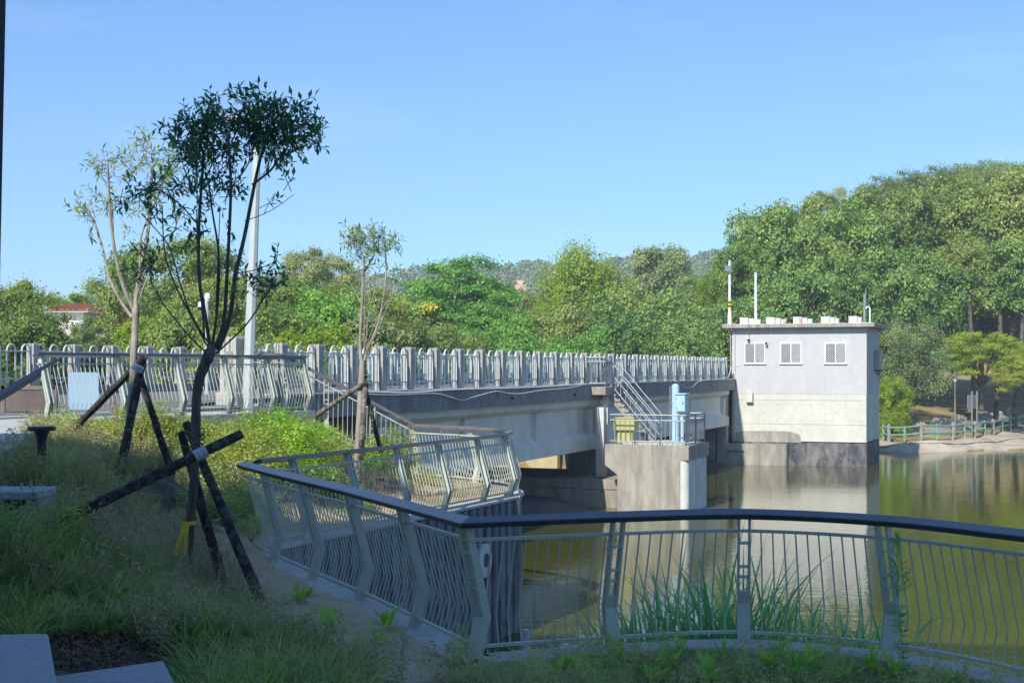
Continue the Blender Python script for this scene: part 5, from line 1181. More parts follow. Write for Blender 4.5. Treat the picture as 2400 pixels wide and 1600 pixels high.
t = thing('pink_building', 'pink roof tops behind the yellow green domed tree', 'building', (XD(1340, 300), 300, 0))
fb('wall', 1314, 1340, 660, 760, 310, 8, 'pinkwall', t); fb('wall', 1340, 1358, 668, 760, 308, 8, 'pinkwall', t); fb('parapet', 1312, 1342, 658, 661, 309.6, 9, 'pinkwall', t)
# low mossy stone wall beyond the bridge end
m = MB(); 
random.seed(3)
for k in range(46):
    px = 1545+k*3.6; p = PD(px, 835, 108); m.box((p.x, 108+random.uniform(-.1, .1), 2.65+.9+random.uniform(-.08, .06)-1.0), (.3, .5, 2.2))
tagit(build('stone_wall', m, M['stained_conc'], None), 'dark low stone wall above the far end of the railing', 'wall')
# ------------------------------------------------------------------ young staked trees
def sprays(rg, blobs, D, conv, ll, lw, dens, upv=.8, tw=.3):
    """leafy twigs: returns leaf verts, quads and a twig MB. blobs (px,py,r) in photo pixels, placed as a volume at distance D"""
    P = []; Dd = []; N = []; mb = MB()
    for bx, by, r in blobs:
        c = PD(*conv(bx, by), D); rr = r/2.24/F*D; n = max(2, int(dens*(rr/.2)**2))
        for _ in range(n):
            o = Vector(rdir(rg, 1)[0])*rr*rg.random()**.5; o.y *= 1.3
            s = c+o*.75; dr = (Vector((o.x, o.y, o.z+upv*rr*1.2))/max(rr, .01)*.8+Vector(rdir(rg, 1)[0])*.5).normalized()
            Lt = tw*rg.uniform(.6, 1.2); e = s+dr*Lt; md = s+dr*Lt*.5+Vector(rdir(rg, 1)[0])*.02
            mb.tube([s-dr*.1, md, e], [.005, .004, .0015], 3, False)
            k = max(4, int(Lt/.034)); ph = rg.uniform(0, 6)
            for j in range(k):
                f = (j+.6)/k; q = s.lerp(md, f*2) if f < .5 else md.lerp(e, f*2-1)
                sd = dr.cross(Vector((math.cos(ph+j*2.4), math.sin(ph+j*2.4), .3))).normalized()
                ld = (dr*.75+sd*.85+Vector((0, 0, -.12))).normalized(); P.append(q); Dd.append(ld); N.append(Vector((0, 0, 1))+Vector(rdir(rg, 1)[0])*.7)
    P = np.array(P); L = ll*rg.uniform(.7, 1.25, len(P)); V, Q = leaf_quads(P, np.array(Dd), np.array(N), L, L*lw, .07); return V, Q, mb
cz = lambda x, y: (100+x/2.24, 150+y/2.24)
def young(name, label, D, stems, blobs, mat, bark, trunk, conv, ll, lw, dens, seed, upv=.8, tw=.28):
    rg = np.random.default_rng(seed); b = PD(trunk[0][0], trunk[0][1], D)
    t = thing('young_tree', label, 'tree', tuple(b))
    P = [PD(x, y, D) for x, y, _ in trunk]; Rr = [r/F*D for _, _, r in trunk]
    P = [p+Vector((0, rg.uniform(-.03, .03), 0)) for p in P]; P.insert(0, P[0]+Vector((0, 0, -.5))); Rr.insert(0, Rr[0]*1.1)
    Ps = [Vector(q) for q in smooth_path3([tuple(p) for p in P], 4)]; Rs = list(np.interp(np.linspace(0, len(P)-1, len(Ps)), range(len(P)), Rr))
    Rs = [r*rg.uniform(.94, 1.07) for r in Rs]
    m = MB(); m.tube(Ps, Rs, 12); build('trunk', m, M[bark], t, smooth=True)
    for st in stems:
        r0, r1 = st[0]; pt = st[1:]; n = len(pt); dd = rg.uniform(-.45, .45)
        P = [PD(*conv(x, y), D)+Vector((0, dd*k/(n-1), 0)) for k, (x, y) in enumerate(pt)]
        Ps = smooth_path3([tuple(p) for p in P], 4); m = MB(); m.tube(Ps, list(np.linspace(r0/2.24/F*D, r1/2.24/F*D, len(Ps))), 7); build('branch', m, M[bark], t, smooth=True)
    V, Q, tb = sprays(rg, blobs, D, conv, ll, lw, dens, upv, tw)
    V = V-np.array(b); link('foliage', mesh_np('foliage', V, Q, mat=M[mat]), t)
    build('twigs', tb, M[bark], t)['kind'] = 'stuff'; return t
S1 = [((11, 7), (880, 1500), (872, 1440), (850, 1300), (822, 1130), (820, 850), (835, 620), (845, 450)),
      ((8, 4), (890, 1490), (925, 1250), (936, 1000), (912, 800), (893, 620)),
      ((11, 7), (905, 1490), (960, 1350), (985, 1100), (1005, 900), (1022, 650), (1015, 400)),
      ((14, 7), (920, 1500), (975, 1330), (1000, 1100), (1040, 900), (1082, 650), (1115, 470), (1160, 320)),
      ((5, 3), (910, 1520), (1080, 1370), (1180, 1240), (1260, 1140)), ((5, 3), (860, 1515), (760, 1430), (620, 1270), (520, 1120)),
      ((5, 3), (870, 1490), (760, 1280), (690, 1130), (650, 980), (643, 750)), ((5, 2.5), (880, 1480), (770, 1310), (705, 1150), (640, 960), (560, 860), (470, 770)),
      ((7, 4), (1100, 635), (1200, 560), (1260, 490), (1400, 430)), ((2.5, 1.5), (1060, 825), (1180, 760), (1290, 660)), ((5, 3), (850, 1430), (815, 1050), (803, 760)),
      ((4, 2), (905, 1400), (930, 1100), (955, 770)), ((4, 3), (1030, 600), (1075, 500), (1060, 380)), ((4, 2.5), (820, 850), (700, 720), (560, 640), (470, 680)), ((3, 2), (1000, 1100), (1100, 1080), (1210, 1030)),
      ((4, 2.5), (850, 620), (900, 480), (880, 300)), ((4, 2), (1180, 560), (1230, 380), (1330, 200)), ((3, 2), (820, 700), (740, 560), (700, 400))]
B1 = [(760, 312, 66), (780, 365, 85), (880, 270, 90), (860, 380, 110), (960, 330, 110), (1060, 215, 75), (1080, 310, 110), (1170, 250, 110), (1180, 360, 130), (1290, 300, 110), (1330, 222, 55), (1370, 330, 100), (1430, 430, 60), (1300, 420, 100), (1210, 460, 90), (1100, 430, 90),
      (980, 440, 90), (720, 420, 90), (810, 520, 100), (920, 560, 90), (1000, 600, 50), (700, 520, 50), (770, 650, 70), (640, 670, 60), (560, 640, 50), (480, 690, 50), (600, 790, 50), (880, 720, 60), (860, 880, 45), (770, 940, 50), (690, 850, 40), (1290, 640, 22), (1178, 745, 16),
      (560, 1010, 45), (500, 1110, 50), (570, 1080, 40), (1150, 1080, 40), (1225, 1030, 40), (1100, 1150, 40), (1190, 1170, 60), (1270, 1120, 30), (1010, 1230, 40), (1150, 185, 45), (900, 220, 50), (700, 290, 30), (1040, 640, 40), (980, 860, 22), (560, 760, 40), (680, 340, 35), (740, 760, 45), (960, 700, 35), (420, 690, 25)]
young('young_tree', 'dark leafed young tree with many thin stems, propped by three black logs', 14.9, S1, B1, 'l_near', 'bark1',
      [(433, 1360, 13), (441, 1280, 10.5), (450, 1180, 10), (459, 1060, 10.5), (461, 960, 11), (466, 895, 12), (480, 855, 13), (493, 826, 13.5), (498, 806, 5)], cz, .092, .38, 26, 5, .1, .17)
tp_ = thing('young_tree_extra', '', '', (0, 0, 0)); bpy.data.objects.remove(tp_)
S2 = [((9, 5), (470, 1330), (400, 1240), (330, 1110), (290, 970), (240, 830), (200, 770)), ((12, 6), (478, 1290), (430, 1170), (390, 990), (370, 780), (362, 530)),
      ((12, 6), (485, 1280), (500, 1100), (538, 860), (542, 680), (545, 520)), ((5, 3), (500, 1260), (560, 1110), (660, 960), (730, 800)), ((7, 4), (490, 1270), (515, 1080), (530, 900), (620, 700)),
      ((4, 2), (370, 980), (350, 760), (300, 600)), ((3, 2), (500, 1300), (520, 1200), (590, 1060)), ((3, 2), (545, 700), (640, 600), (700, 520))]
B2 = [(210, 770, 45), (245, 830, 45), (240, 900, 28), (180, 750, 30), (270, 800, 30), (330, 510, 60), (380, 540, 55), (300, 590, 50), (410, 600, 40), (310, 690, 35), (340, 760, 55), (400, 760, 45), (420, 620, 30), (540, 460, 70), (480, 460, 40), (600, 490, 70), (650, 530, 60), (570, 590, 70), (500, 540, 55), (490, 760, 50), (700, 540, 45), (640, 620, 55), (700, 660, 40), (560, 690, 45), (420, 820, 25), (590, 760, 40), (700, 820, 20)]
young('young_tree', 'sunlit pale barked pollard tree with sparse leaves behind the dark tree', 20.6, S2, B2, 'l_lit', 'bark2',
      [(286, 1090, 10), (300, 1020, 10), (312, 900, 9), (314, 820, 8.5), (316, 760, 8), (318, 728, 9.5), (319, 712, 4)], cz, .11, .25, 11, 6, .3, .24)
cz3 = lambda x, y: (800+x/2.613, 500+y/2.613)
S3 = [((10, 6), (125, 930), (115, 800), (125, 600), (135, 400), (140, 270)), ((6, 3), (140, 360), (185, 270), (200, 200)), ((6, 4), (140, 900), (165, 820), (230, 650), (270, 400), (265, 230)),
      ((2.5, 1.5), (145, 870), (170, 600), (225, 430)), ((2.5, 1.5), (150, 860), (255, 640), (335, 430)), ((2.5, 1.5), (110, 820), (55, 700), (40, 580)), ((3, 2), (140, 870), (150, 600), (160, 420)),
      ((2.5, 1.5), (150, 850), (200, 700), (320, 480)), ((2, 1.2), (125, 560), (60, 440), (30, 400))]
B3 = [(90, 170, 55), (60, 150, 35), (150, 150, 60), (210, 180, 55), (120, 230, 45), (260, 150, 40), (300, 190, 45), (250, 250, 35), (60, 230, 35), (330, 200, 28), (190, 230, 45), (130, 270, 40), (280, 250, 30), (100, 400, 30), (60, 360, 25), (300, 400, 28), (230, 400, 25), (160, 340, 25), (320, 480, 22), (190, 470, 22), (60, 470, 22), (270, 320, 25), (340, 400, 20)]
young('young_tree', 'slender sunlit young tree standing alone before the bridge railing', 26.5, S3, B3, 'l_lit', 'bark2',
      [(838, 1075, 8.5), (842, 1000, 8.5), (846, 930, 8), (848, 880, 7.5), (850, 845, 7)], cz3, .12, .26, 13, 7, .3, .24)
# log props
def log(pts, r, label, mat='log', n=10):
    """pts: world points"""
    rg = np.random.default_rng(int(abs(pts[0][0])*1000)); P = [Vector(a).lerp(Vector(b), f) for a, b in zip(pts[:-1], pts[1:]) for f in np.linspace(0, 1, 10)]
    mb = MB(); rr = [r*(1.12-.2*i/len(P))*rg.uniform(.93, 1.07) for i in range(len(P))]; P = [p+Vector(rdir(rg, 1)[0])*r*.09 for p in P]
    Pn = [P[0]]; Rn = [rr[0]]
    for p, q in zip(P[1:], rr[1:]):
        if (p-Pn[-1]).length > 1e-3: Pn.append(p); Rn.append(q)
    mb.tube(Pn, Rn, n); tagit(build('log_prop', mb, M[mat], None, smooth=True), label, 'log')
def G3(px, py, D, dz=0): return PD(px, py, D)+Vector((0, 0, dz))
log([G3(60, 1262, 13.7), G3(566, 1016, 14.55)], .052, 'long charred log lying diagonally across the trunk of the dark young tree')
log([G3(634, 1462, 14.2), G3(436, 992, 15.15)], .05, 'black log leaning from the right foot to the trunk of the dark young tree')
log([G3(530, 1395, 14.75), G3(425, 1012, 15.25)], .047, 'steeper black log standing just behind the trunk of the dark young tree')
def wrap(c, ax, r, w_, label, mat='tape', nm='binding_tape', k=3):
    mb = MB(); ax = Vector(ax).normalized(); a = ax.orthogonal().normalized(); b = ax.cross(a)
    for j in range(k):
        cc_ = Vector(c)+ax*(j-(k-1)/2)*w_/k*1.05; mb.loft([[cc_+ax*q+(a*math.cos(t_)+b*math.sin(t_))*(r+e) for t_ in np.linspace(0, 2*math.pi, 16, endpoint=False)] for q, e in ((-w_/k/2, 0), (-w_/k/2, .004), (w_/k/2, .004), (w_/k/2, 0))])
    tagit(build(nm, mb, M[mat], None, smooth=True), label, 'tape')
A_, B_ = G3(60, 1262, 13.7), G3(566, 1016, 14.55); wrap(A_.lerp(B_, .80), B_-A_, .056, .13, 'pale blue tape wound round the crossing log of the dark tree')
m = MB(); rg = np.random.default_rng(3); c = G3(462, 1030, 14.9)
for k in range(5):
    z_ = .09-.035*k; m.tube([c+Vector((.075*math.cos(a), .075*math.sin(a), z_+.03*math.sin(a*2+k))) for a in np.linspace(0, 2*math.pi, 14)], .006, 4)
tagit(build('binding_rope', m, M['log2'], None), 'frayed rope tied round the dark tree above the crossing log', 'rope')
m = MB(); c = G3(444, 1222, 14.9)
m.loft([[c+Vector((.078*math.cos(a), .078*math.sin(a), q+.01*math.sin(a))) for a in np.linspace(0, 2*math.pi, 14, endpoint=False)] for q in (-.02, .02)], cap=False)
for pts_ in (((-.03, -.085, .0), (-.06, -.1, -.12), (-.10, -.11, -.25), (-.13, -.12, -.33)), ((.0, -.088, .0), (-.01, -.1, -.12), (-.015, -.105, -.25), (-.02, -.11, -.34))):
    P = smooth_path3([tuple(c+Vector(p)) for p in pts_], 4)
    m.loft([[Vector(p)+Vector((-.02, 0, 0)), Vector(p)+Vector((.02, .006*math.sin(i), 0)), Vector(p)+Vector((.02, .008, 0)), Vector(p)+Vector((-.02, .008, 0))] for i, p in enumerate(P)])
tagit(build('yellow_ribbon', m, M['ribbon'], None), 'bright yellow ribbon tied low on the trunk of the dark tree', 'ribbon')
log([G3(176, 1002, 22.6), G3(340, 836, 20.3)], .055, 'charred log slanting up left of the pale pollard tree')
log([G3(281, 1110, 20.2), G3(336, 834, 20.55)], .06, 'thick charred log standing against the pale pollard tree')
log([G3(404, 1112, 21.2), G3(312, 830, 20.9)], .05, 'charred log propping the pale pollard tree from the right')
wrap(G3(322, 862, 20.3), (0.5, 0, 1), .085, .08, 'pale tape round the logs at the top of the pale pollard tree')
log([G3(742, 973, 27.2), G3(858, 894, 26.3)], .045, 'weathered brown stake slanting up to the slender young tree', 'log2')
log([G3(893, 1060, 26.6), G3(852, 892, 26.75)], .04, 'black stake leaning right of the slender young tree')
log([G3(845, 1075, 26.0), G3(857, 893, 26.35)], .05, 'weathered pale stake standing against the slender young tree', 'log2')
wrap(G3(855, 904, 26.35), (0, 0, 1), .07, .09, 'black binding round the stakes of the slender young tree', 'black')

# ------------------------------------------------------------------ undergrowth
def scatter(V, faces4, pos, rot, sc):
    n = len(pos); c, s = np.cos(rot), np.sin(rot); X = V[None, :, :]*sc[:, None, None]
    x = X[..., 0]*c[:, None]-X[..., 1]*s[:, None]+pos[:, 0:1]; y = X[..., 0]*s[:, None]+X[..., 1]*c[:, None]+pos[:, 1:2]; z = X[..., 2]+pos[:, 2:3]
    F_ = (faces4[None]+(np.arange(n)*len(V))[:, None, None]).reshape(-1, 4); return np.stack([x, y, z], -1).reshape(-1, 3), F_
def blades_np(rg, P, h, wd, bend, seg=3, lean=.2, head=None):
    n = len(P); az = rg.uniform(0, 2*math.pi, n) if head is None else head; h = h*rg.uniform(.55, 1.25, n); bn = bend*rg.uniform(.3, 1.5, n); ln = lean*rg.uniform(0, 1, n)
    d_ = np.stack([np.cos(az), np.sin(az), np.zeros(n)], -1); tw = az+math.pi/2+rg.uniform(-.6, .6, n); s_ = np.stack([np.cos(tw), np.sin(tw), np.zeros(n)], -1)
    V = []; 
    for k in range(seg+1):
        f = k/seg; c = P+d_*((ln*f+bn*f*f)*h)[:, None]; c[:, 2] += h*(f-.42*np.minimum(bn, 1.6)*f**2.4)
        w_ = wd*(1-f**1.6)*.5+.0006; V += [c-s_*w_, c+s_*w_]
    V = np.stack(V, 1); m_ = 2*(seg+1); q = np.array([[2*k, 2*k+1, 2*k+3, 2*k+2] for k in range(seg)])
    return V.reshape(-1, 3), (q[None]+(np.arange(n)*m_)[:, None, None]).reshape(-1, 4)
def sprig_np(rg, H, n, leaf, spread=.35, nst=5):
    Vs = []; Qs = []; c0 = 0
    for s in range(nst):
        a = rg.uniform(0, 6.28); tip = np.array([math.cos(a)*spread*rg.uniform(.3, 1)*H, math.sin(a)*spread*rg.uniform(.3, 1)*H, H*rg.uniform(.6, 1.05)])
        k = 5; f = np.linspace(0, 1, k)[:, None]; C = tip*f*np.array([1, 1, 1])+np.array([0, 0, 1])*0; C[:, :2] *= f
        w_ = .0022; S_ = np.array([-math.sin(a), math.cos(a), 0]); V = np.stack([C-S_*w_, C+S_*w_], 1).reshape(-1, 3); q = np.array([[2*i, 2*i+1, 2*i+3, 2*i+2] for i in range(k-1)])
        Vs.append(V); Qs.append(q+c0); c0 += len(V)
        m_ = n//nst; g = rg.uniform(.2, 1, m_); B = np.stack([np.interp(g, f[:, 0], C[:, i]) for i in range(3)], -1); D_ = rdir(rg, m_); D_[:, 2] = np.abs(D_[:, 2])*.6
        side = rdir(rg, m_)*H*.09; V, Q = leaf_quads(B+side*.7, D_, rdir(rg, m_)+np.array([0, 0, .8]), leaf*rg.uniform(.6, 1.3, m_), leaf*.5, .05); Vs.append(V); Qs.append(Q+c0); c0 += len(V)
    return np.concatenate(Vs), np.concatenate(Qs)
rg = np.random.default_rng(11)
def sample(n, x0, x1, y0, y1, cond):
    x = rg.uniform(x0, x1, n); y = rg.uniform(y0, y1, n); k = inside(x, y, LAND) & cond(x, y); x = x[k]; y = y[k]; return np.stack([x, y, hgt(x, y)-.02], -1)
PZP = [(p[0], p[1]) for p in pz]
dAB = lambda x, y: seg_dist(x, y, AB)
nz2 = lambda x, y: np.sin(x*2.1+1)*np.cos(y*1.7)+.6*np.sin(x*4.3-y*3.1)+.4*np.sin(x*7+y*9)
pxof = lambda x, y: 1200+x/y*F
notplaza = lambda x, y: ~inside(x, y, PZP)
sl1 = lambda x, y: ~((pxof(x, y) < 150) & (y < 9.75)) & ~((pxof(x, y) < 445) & (y < 10.05)) 
# lush long grass near the slabs
def lush(x, y):
    p = pxof(x, y); zz = hgt(x, y); py = HY+(CZ-zz)/y*F
    lim = 1235+.30*p
    return (py > lim+40*nz2(x, y)*.5) & (p < 860) & sl1(x, y) & notplaza(x, y) & ~((p > 100) & (p < 420) & (py > 1500) & (y < 10.6)) & ~((np.hypot(x+2.95, (y-10.35)*1.1) < .55)) & (dAB(x, y) > 1.9)
P0 = sample(6200, -6, .3, 8.6, 17, lush); nb_ = 9; P = np.repeat(P0, nb_, 0); hd = rg.uniform(0, 6.283, len(P)); rr_ = rg.uniform(.0, .05, len(P))
P = P+np.stack([np.cos(hd)*rr_, np.sin(hd)*rr_, np.zeros(len(P))], -1); V, Q = blades_np(rg, P, .36, .0165, .85, seg=3, lean=.35, head=hd+rg.normal(size=len(P))*.5)
dm = np.repeat(rg.random(len(P)) < np.clip(.22+.25*nz2(P[:, 0]*.9, P[:, 1]*.9), .06, .6), 3)
tagit(link('mixed_dry_grass', mesh_np('mixed_dry_grass', V, Q[dm], mat=M['g_dry'])), 'straw coloured blades mixed into the long grass', 'dry grass', kind='stuff'); Q = Q[~dm]
tagit(link('long_grass', mesh_np('long_grass', V, Q, mat=M['g_lush'])), 'long dark green grass on the shaded slope by the slabs', 'grass', kind='stuff')
# left margin grass by bollard
P = sample(26000, -9, -4.5, 15, 25, lambda x, y: notplaza(x, y) & (pxof(x, y) < 330)); V, Q = blades_np(rg, P, .3, .007, 1.0)
tagit(link('edge_grass', mesh_np('edge_grass', V, Q, mat=M['g_fine'])), 'soft green grass spilling over the paving edge at left', 'grass', kind='stuff')
# fine weeds mid slope
spv, spq = sprig_np(rg, 1.0, 66, .085, .45, 6)
def mid(x, y): return (dAB(x, y) > 1.5+.3*nz2(x, y)) & notplaza(x, y) & (hgt(x, y) > .05)
P = sample(11500, -9, 0, 11.5, 33, lambda x, y: mid(x, y) & (~lush(x, y) | (nz2(x*1.6, y*1.6) > .9)) & ~((y > 22) & (pxof(x, y) > 430)))
V, Q = scatter(spv, spq, P, rg.uniform(0, 6.28, len(P)), rg.uniform(.18, .5, len(P)))
hlf = rg.random(len(P)) < .42; fm = np.repeat(hlf, len(spq))
tagit(link('fine_weeds', mesh_np('fine_weeds', V, Q[fm], mat=M['g_fine'])), 'tangled fine green weeds covering the slope', 'weeds', kind='stuff')
tagit(link('dry_weeds', mesh_np('dry_weeds', V, Q[~fm], mat=M['g_dry'])), 'tangled dry brownish weeds covering the slope', 'weeds', kind='stuff')
P = sample(15000, -9, .2, 11.5, 33, lambda x, y: (dAB(x, y) > 1.45+.4*nz2(x, y)) & notplaza(x, y)); V, Q = blades_np(rg, P, .4, .0055, .5, lean=.6)
tagit(link('dry_stalks', mesh_np('dry_stalks', V, Q, mat=M['g_dry'])), 'thin dry stalks among the weeds', 'dry grass', kind='stuff')
P = sample(16000, -4.9, -1.6, 13.0, 18.5, lambda x, y: (np.exp(-((x+3.9)**2/.7+(y-16.3)**2/1.8))+np.exp(-((x+2.9)**2/.3+(y-14.2)**2/.6)) > rg.random(x.shape)*1.3) & (dAB(x, y) > 1.3)); V, Q = blades_np(rg, P[:4200], .5, .0065, .3, lean=.9)
tagit(link('bleached_stalks', mesh_np('bleached_stalks', V, Q, mat=M['bleached'])), 'bleached dead stalks round the foot of the dark young tree', 'dry grass', kind='stuff')
P = sample(5200, -7, .2, 10.5, 24, lambda x, y: (dAB(x, y) > 2.0) & notplaza(x, y) & (nz2(x*.8+3, y*.8) > .0) & sl1(x, y) & (np.hypot(x+5.8, y-17.2) > .8) & (np.hypot(x+5.2, y-13.6) > 1.0) & (np.hypot(x+3.3, y-14.2) > .75)); P = P[:430]; V, Q = scatter(spv, spq, P, rg.uniform(0, 6.28, len(P)), rg.uniform(.28, .5, len(P)))
tagit(link('tall_dry_weeds', mesh_np('tall_dry_weeds', V, Q, mat=M['bleached'])), 'taller straggling dry weeds standing above the grass', 'weeds', kind='stuff')
# sparse weeds on the sand
P = sample(9000, -4.2, .6, 11, 30, lambda x, y: (dAB(x, y) < 1.9) & (dAB(x, y) > .28) & (rg.random(x.shape) < np.clip(.06+.3*nz2(x, y)*.5, .02, .35)) & ~((y > 20) & (x > -3.2)))
V, Q = scatter(spv, spq, P, rg.uniform(0, 6.28, len(P)), rg.uniform(.07, .24, len(P)))
tagit(link('sparse_weeds', mesh_np('sparse_weeds', V, Q, mat=M['g_fine'])), 'sparse small weeds on the pale sand beside the fence', 'weeds', kind='stuff')
# foreground strip under the front fence
P = sample(26000, -.6, 6, 10.6, 13.2, lambda x, y: (seg_dist(x, y, FS) > .24) & (nz2(x*1.3, y*1.3) > -.9)); 
k = rg.random(len(P)) < .42; V, Q = blades_np(rg, P[k], .16, .006, .8, lean=.5)
tagit(link('bank_grass', mesh_np('bank_grass', V, Q, mat=M['g_fine'])), 'short rough grass along the bottom edge below the fence', 'grass', kind='stuff')
V, Q = blades_np(rg, P[~k][:9000], .13, .005, 1.3, lean=1.0)
tagit(link('dead_grass', mesh_np('dead_grass', V, Q, mat=M['g_dry'])), 'matted dead grass along the bottom edge below the fence', 'dry grass', kind='stuff')
P = sample(900, -.6, 6, 10.8, 13.3, lambda x, y: (seg_dist(x, y, FS) > .12) & (nz2(x*1.7, y) > -.2)); V, Q = scatter(spv, spq, P, rg.uniform(0, 6.28, len(P)), rg.uniform(.12, .38, len(P)))
tagit(link('kerb_weeds', mesh_np('kerb_weeds', V, Q, mat=M['g_fine'])), 'wiry weeds growing against the shaded kerb', 'weeds', kind='stuff')
# lit grass strip inside fence B
P = sample(9000, -4, .3, 20.5, 33.5, lambda x, y: (dAB(x, y) > .5) & (dAB(x, y) < 2.2) & (nz2(x, y) > -.1)); V, Q = blades_np(rg, P, .28, .007, .8)
tagit(link('sunny_grass', mesh_np('sunny_grass', V, Q, mat=M['g_dry'])), 'thin grass on the sand inside the straight fence', 'grass', kind='stuff')
# fallen leaves
P = sample(5200, -3.9, -1.4, 9.3, 11.2, lambda x, y: np.hypot(x+2.75, (y-10.25)*1.15) < .85); P[:, 2] += rg.uniform(.02, .07, len(P))
V, Q = leaf_quads(P, rdir(rg, len(P))*np.array([1, 1, .35]), rdir(rg, len(P))*.5+np.array([0, 0, 1]), .055*rg.uniform(.5, 1.4, len(P)), .022, .15)
tagit(link('leaf_litter', mesh_np('leaf_litter', V, Q, mat=M['litter'])), 'dark fallen leaves piled between the granite slabs', 'fallen leaves', kind='stuff')
# shrubs
SHP = []
for s_ in range(3):
    r2 = np.random.default_rng(300+s_); Vs = []; Qs = []; n0 = 0
    lb = make_lobes(r2, 12, .55, .55, .5, .16, .28, .9, -.7, .8); V, Q = crown_np(r2, lb, 190, .062, sub=12, subr=.45, inner=.05, upbias=.6)
    mb = MB()
    for l in lb[:10]: mb.tube([(0, 0, -.1), (l[0]*.4, l[1]*.4, l[2]*.5), l[:3]], [.012, .009, .004], 4, False)
    SHP.append((mk_mesh('stem', mb, M['bark1']), V, Q, {}))
def shrub(x, y, s, k, mat, label, group=None, sz=1.0):
    stm, V, Q, c = SHP[k]
    if mat not in c: c[mat] = mesh_np('foliage', V, Q, mat=M[mat])
    t = thing('shrub', label, 'shrub', (x, y, h1(x, y)-.05), group, rz=x*7); t.scale = (s, s, s*sz); link('stem', stm, t); link('foliage', c[mat], t)
shl = []
random.seed(12)
SHR = [  # px, py of centre of shrub, D, size, material
 (640, 1005, 27.5, 1.5, 'l_shrub'), (700, 1000, 28.5, 1.3, 'l_shrub'), (590, 1010, 27, 1.2, 'l_shrub2'), (540, 1000, 26.5, 1.2, 'l_shrub2'), (760, 1030, 28, 1.2, 'l_shrub'), (680, 1050, 26.0, 1.5, 'l_shrub'), (610, 1060, 25.5, 1.4, 'l_shrub2'), (745, 1070, 26, 1.3, 'l_shrub2'),
 (800, 1060, 27, 1.1, 'l_shrub2'), (560, 1065, 25, 1.2, 'l_shrub2'), (640, 1110, 24.3, 1.2, 'l_shrub2'), (710, 1110, 24.8, 1.2, 'l_shrub'), (780, 1115, 25.3, 1.1, 'l_shrub2'), (860, 1090, 27.5, 1.0, 'l_shrub'), (910, 1070, 29.5, 1.0, 'l_shrub2'), (870, 1040, 29.5, 1.1, 'l_shrub2'),
 (500, 960, 27.5, 1.3, 'l_shrub2'), (440, 950, 27.3, 1.1, 'l_shrub2'), (600, 940, 29.5, 1.1, 'l_shrub2'), (480, 1060, 23.8, 1.0, 'l_shrub2'), (520, 1110, 23, 1.0, 'g_fine'), (590, 1140, 23, 1.0, 'g_fine'), (400, 1000, 25, 1.1, 'l_shrub2'), (360, 980, 25, 1.0, 'l_shrub2'), (300, 985, 24.5, .9, 'l_shrub2'),
 (240, 990, 24, .9, 'l_shrub2'), (160, 985, 24.5, .8, 'g_fine'), (960, 1090, 30, .9, 'l_shrub2'), (930, 1140, 27.8, .7, 'l_shrub2'), (560, 1180, 21.8, .9, 'g_fine'), (520, 1200, 20.6, .8, 'g_fine'), (830, 1150, 25.2, .8, 'l_shrub'), (1000, 1120, 29.8, .6, 'l_shrub2'),
 (380, 1080, 21.5, .8, 'g_dry'), (450, 1130, 20.5, .8, 'g_fine'), (330, 1100, 19.5, .7, 'g_dry'), (590, 1230, 20.2, .6, 'g_fine'), (120, 1060, 19.5, .7, 'g_fine'), (200, 1080, 18.5, .7, 'g_dry'), (690, 965, 31, 1.1, 'l_shrub2'), (740, 985, 30.8, 1.0, 'l_shrub2')]
DSC = {'l_shrub': 'bright green leafy shrub on the sunlit slope below the paved edge', 'l_shrub2': 'yellowing half dry shrub on the slope behind the straight fence', 'g_fine': 'dull green shaded shrub low on the slope', 'g_dry': 'brownish shrub among the dry weeds round the young trees'}
GRP = {'l_shrub': 'bright shrubs on the slope', 'l_shrub2': 'yellowing shrubs on the slope', 'g_fine': 'dull shaded shrubs', 'g_dry': 'brownish shrubs'}
DSC = {'l_shrub': 'bright green leafy shrub', 'l_shrub2': 'yellowing half dry shrub', 'g_fine': 'dull green shaded shrub', 'g_dry': 'brownish dry shrub'}
def zone(px, py):
    if px < 260: return 'near the garden light at left'
    if px < 470: return 'round the foot of the pale pollard tree'
    if px < 625: return 'right of the dark tree, below the lamp pole' if py < 1080 else 'right of the dark tree, above the fence corner'
    if px < 790: return 'high on the slope under the level fence end' if py < 1040 else 'low on the slope behind the straight fence'
    if px < 905: return 'round the slender young tree'
    return 'at the sunny end of the straight fence'
for i_, (px, py, D, s_, mt) in enumerate(SHR):
    lb_ = DSC[mt]+' '+zone(px, py); shrub(XD(px, D), D, s_*random.uniform(.6, .8), i_ % 3, mt, lb_, lb_.split(' shrub')[0]+' shrubs'+lb_.split(' shrub')[1], random.uniform(.75, .95))
# broadleaf weeds: rosettes of upright pointed leaves
BW = []
for s_ in range(3):
    r2 = np.random.default_rng(400+s_); n = 13; a = np.arange(n)*2.4; el = np.linspace(.25, 1.3, n); D_ = np.stack([np.cos(a)*np.cos(el), np.sin(a)*np.cos(el), np.sin(el)], -1)
    L = r2.uniform(.5, 1, n); V1, Q1 = leaf_quads(np.zeros((n, 3))+np.array([0, 0, .02]), D_, np.array([0, 0, 1.0])-D_*D_[:, 2:3]+r2.normal(size=(n, 3))*.1, L*.55, .15, .0)
    tip = D_*(L*.52)[:, None]; V2, Q2 = leaf_quads(D_*(L*.3)[:, None], D_+np.array([0, 0, -.25]), np.array([0, 0, 1.0])-D_*D_[:, 2:3], L*.6, .17, .03)
    BW.append(mesh_np('broad_weed', np.concatenate([V1, V2]), np.concatenate([Q1, Q2+len(V1)]), mat=M['g_broad']))
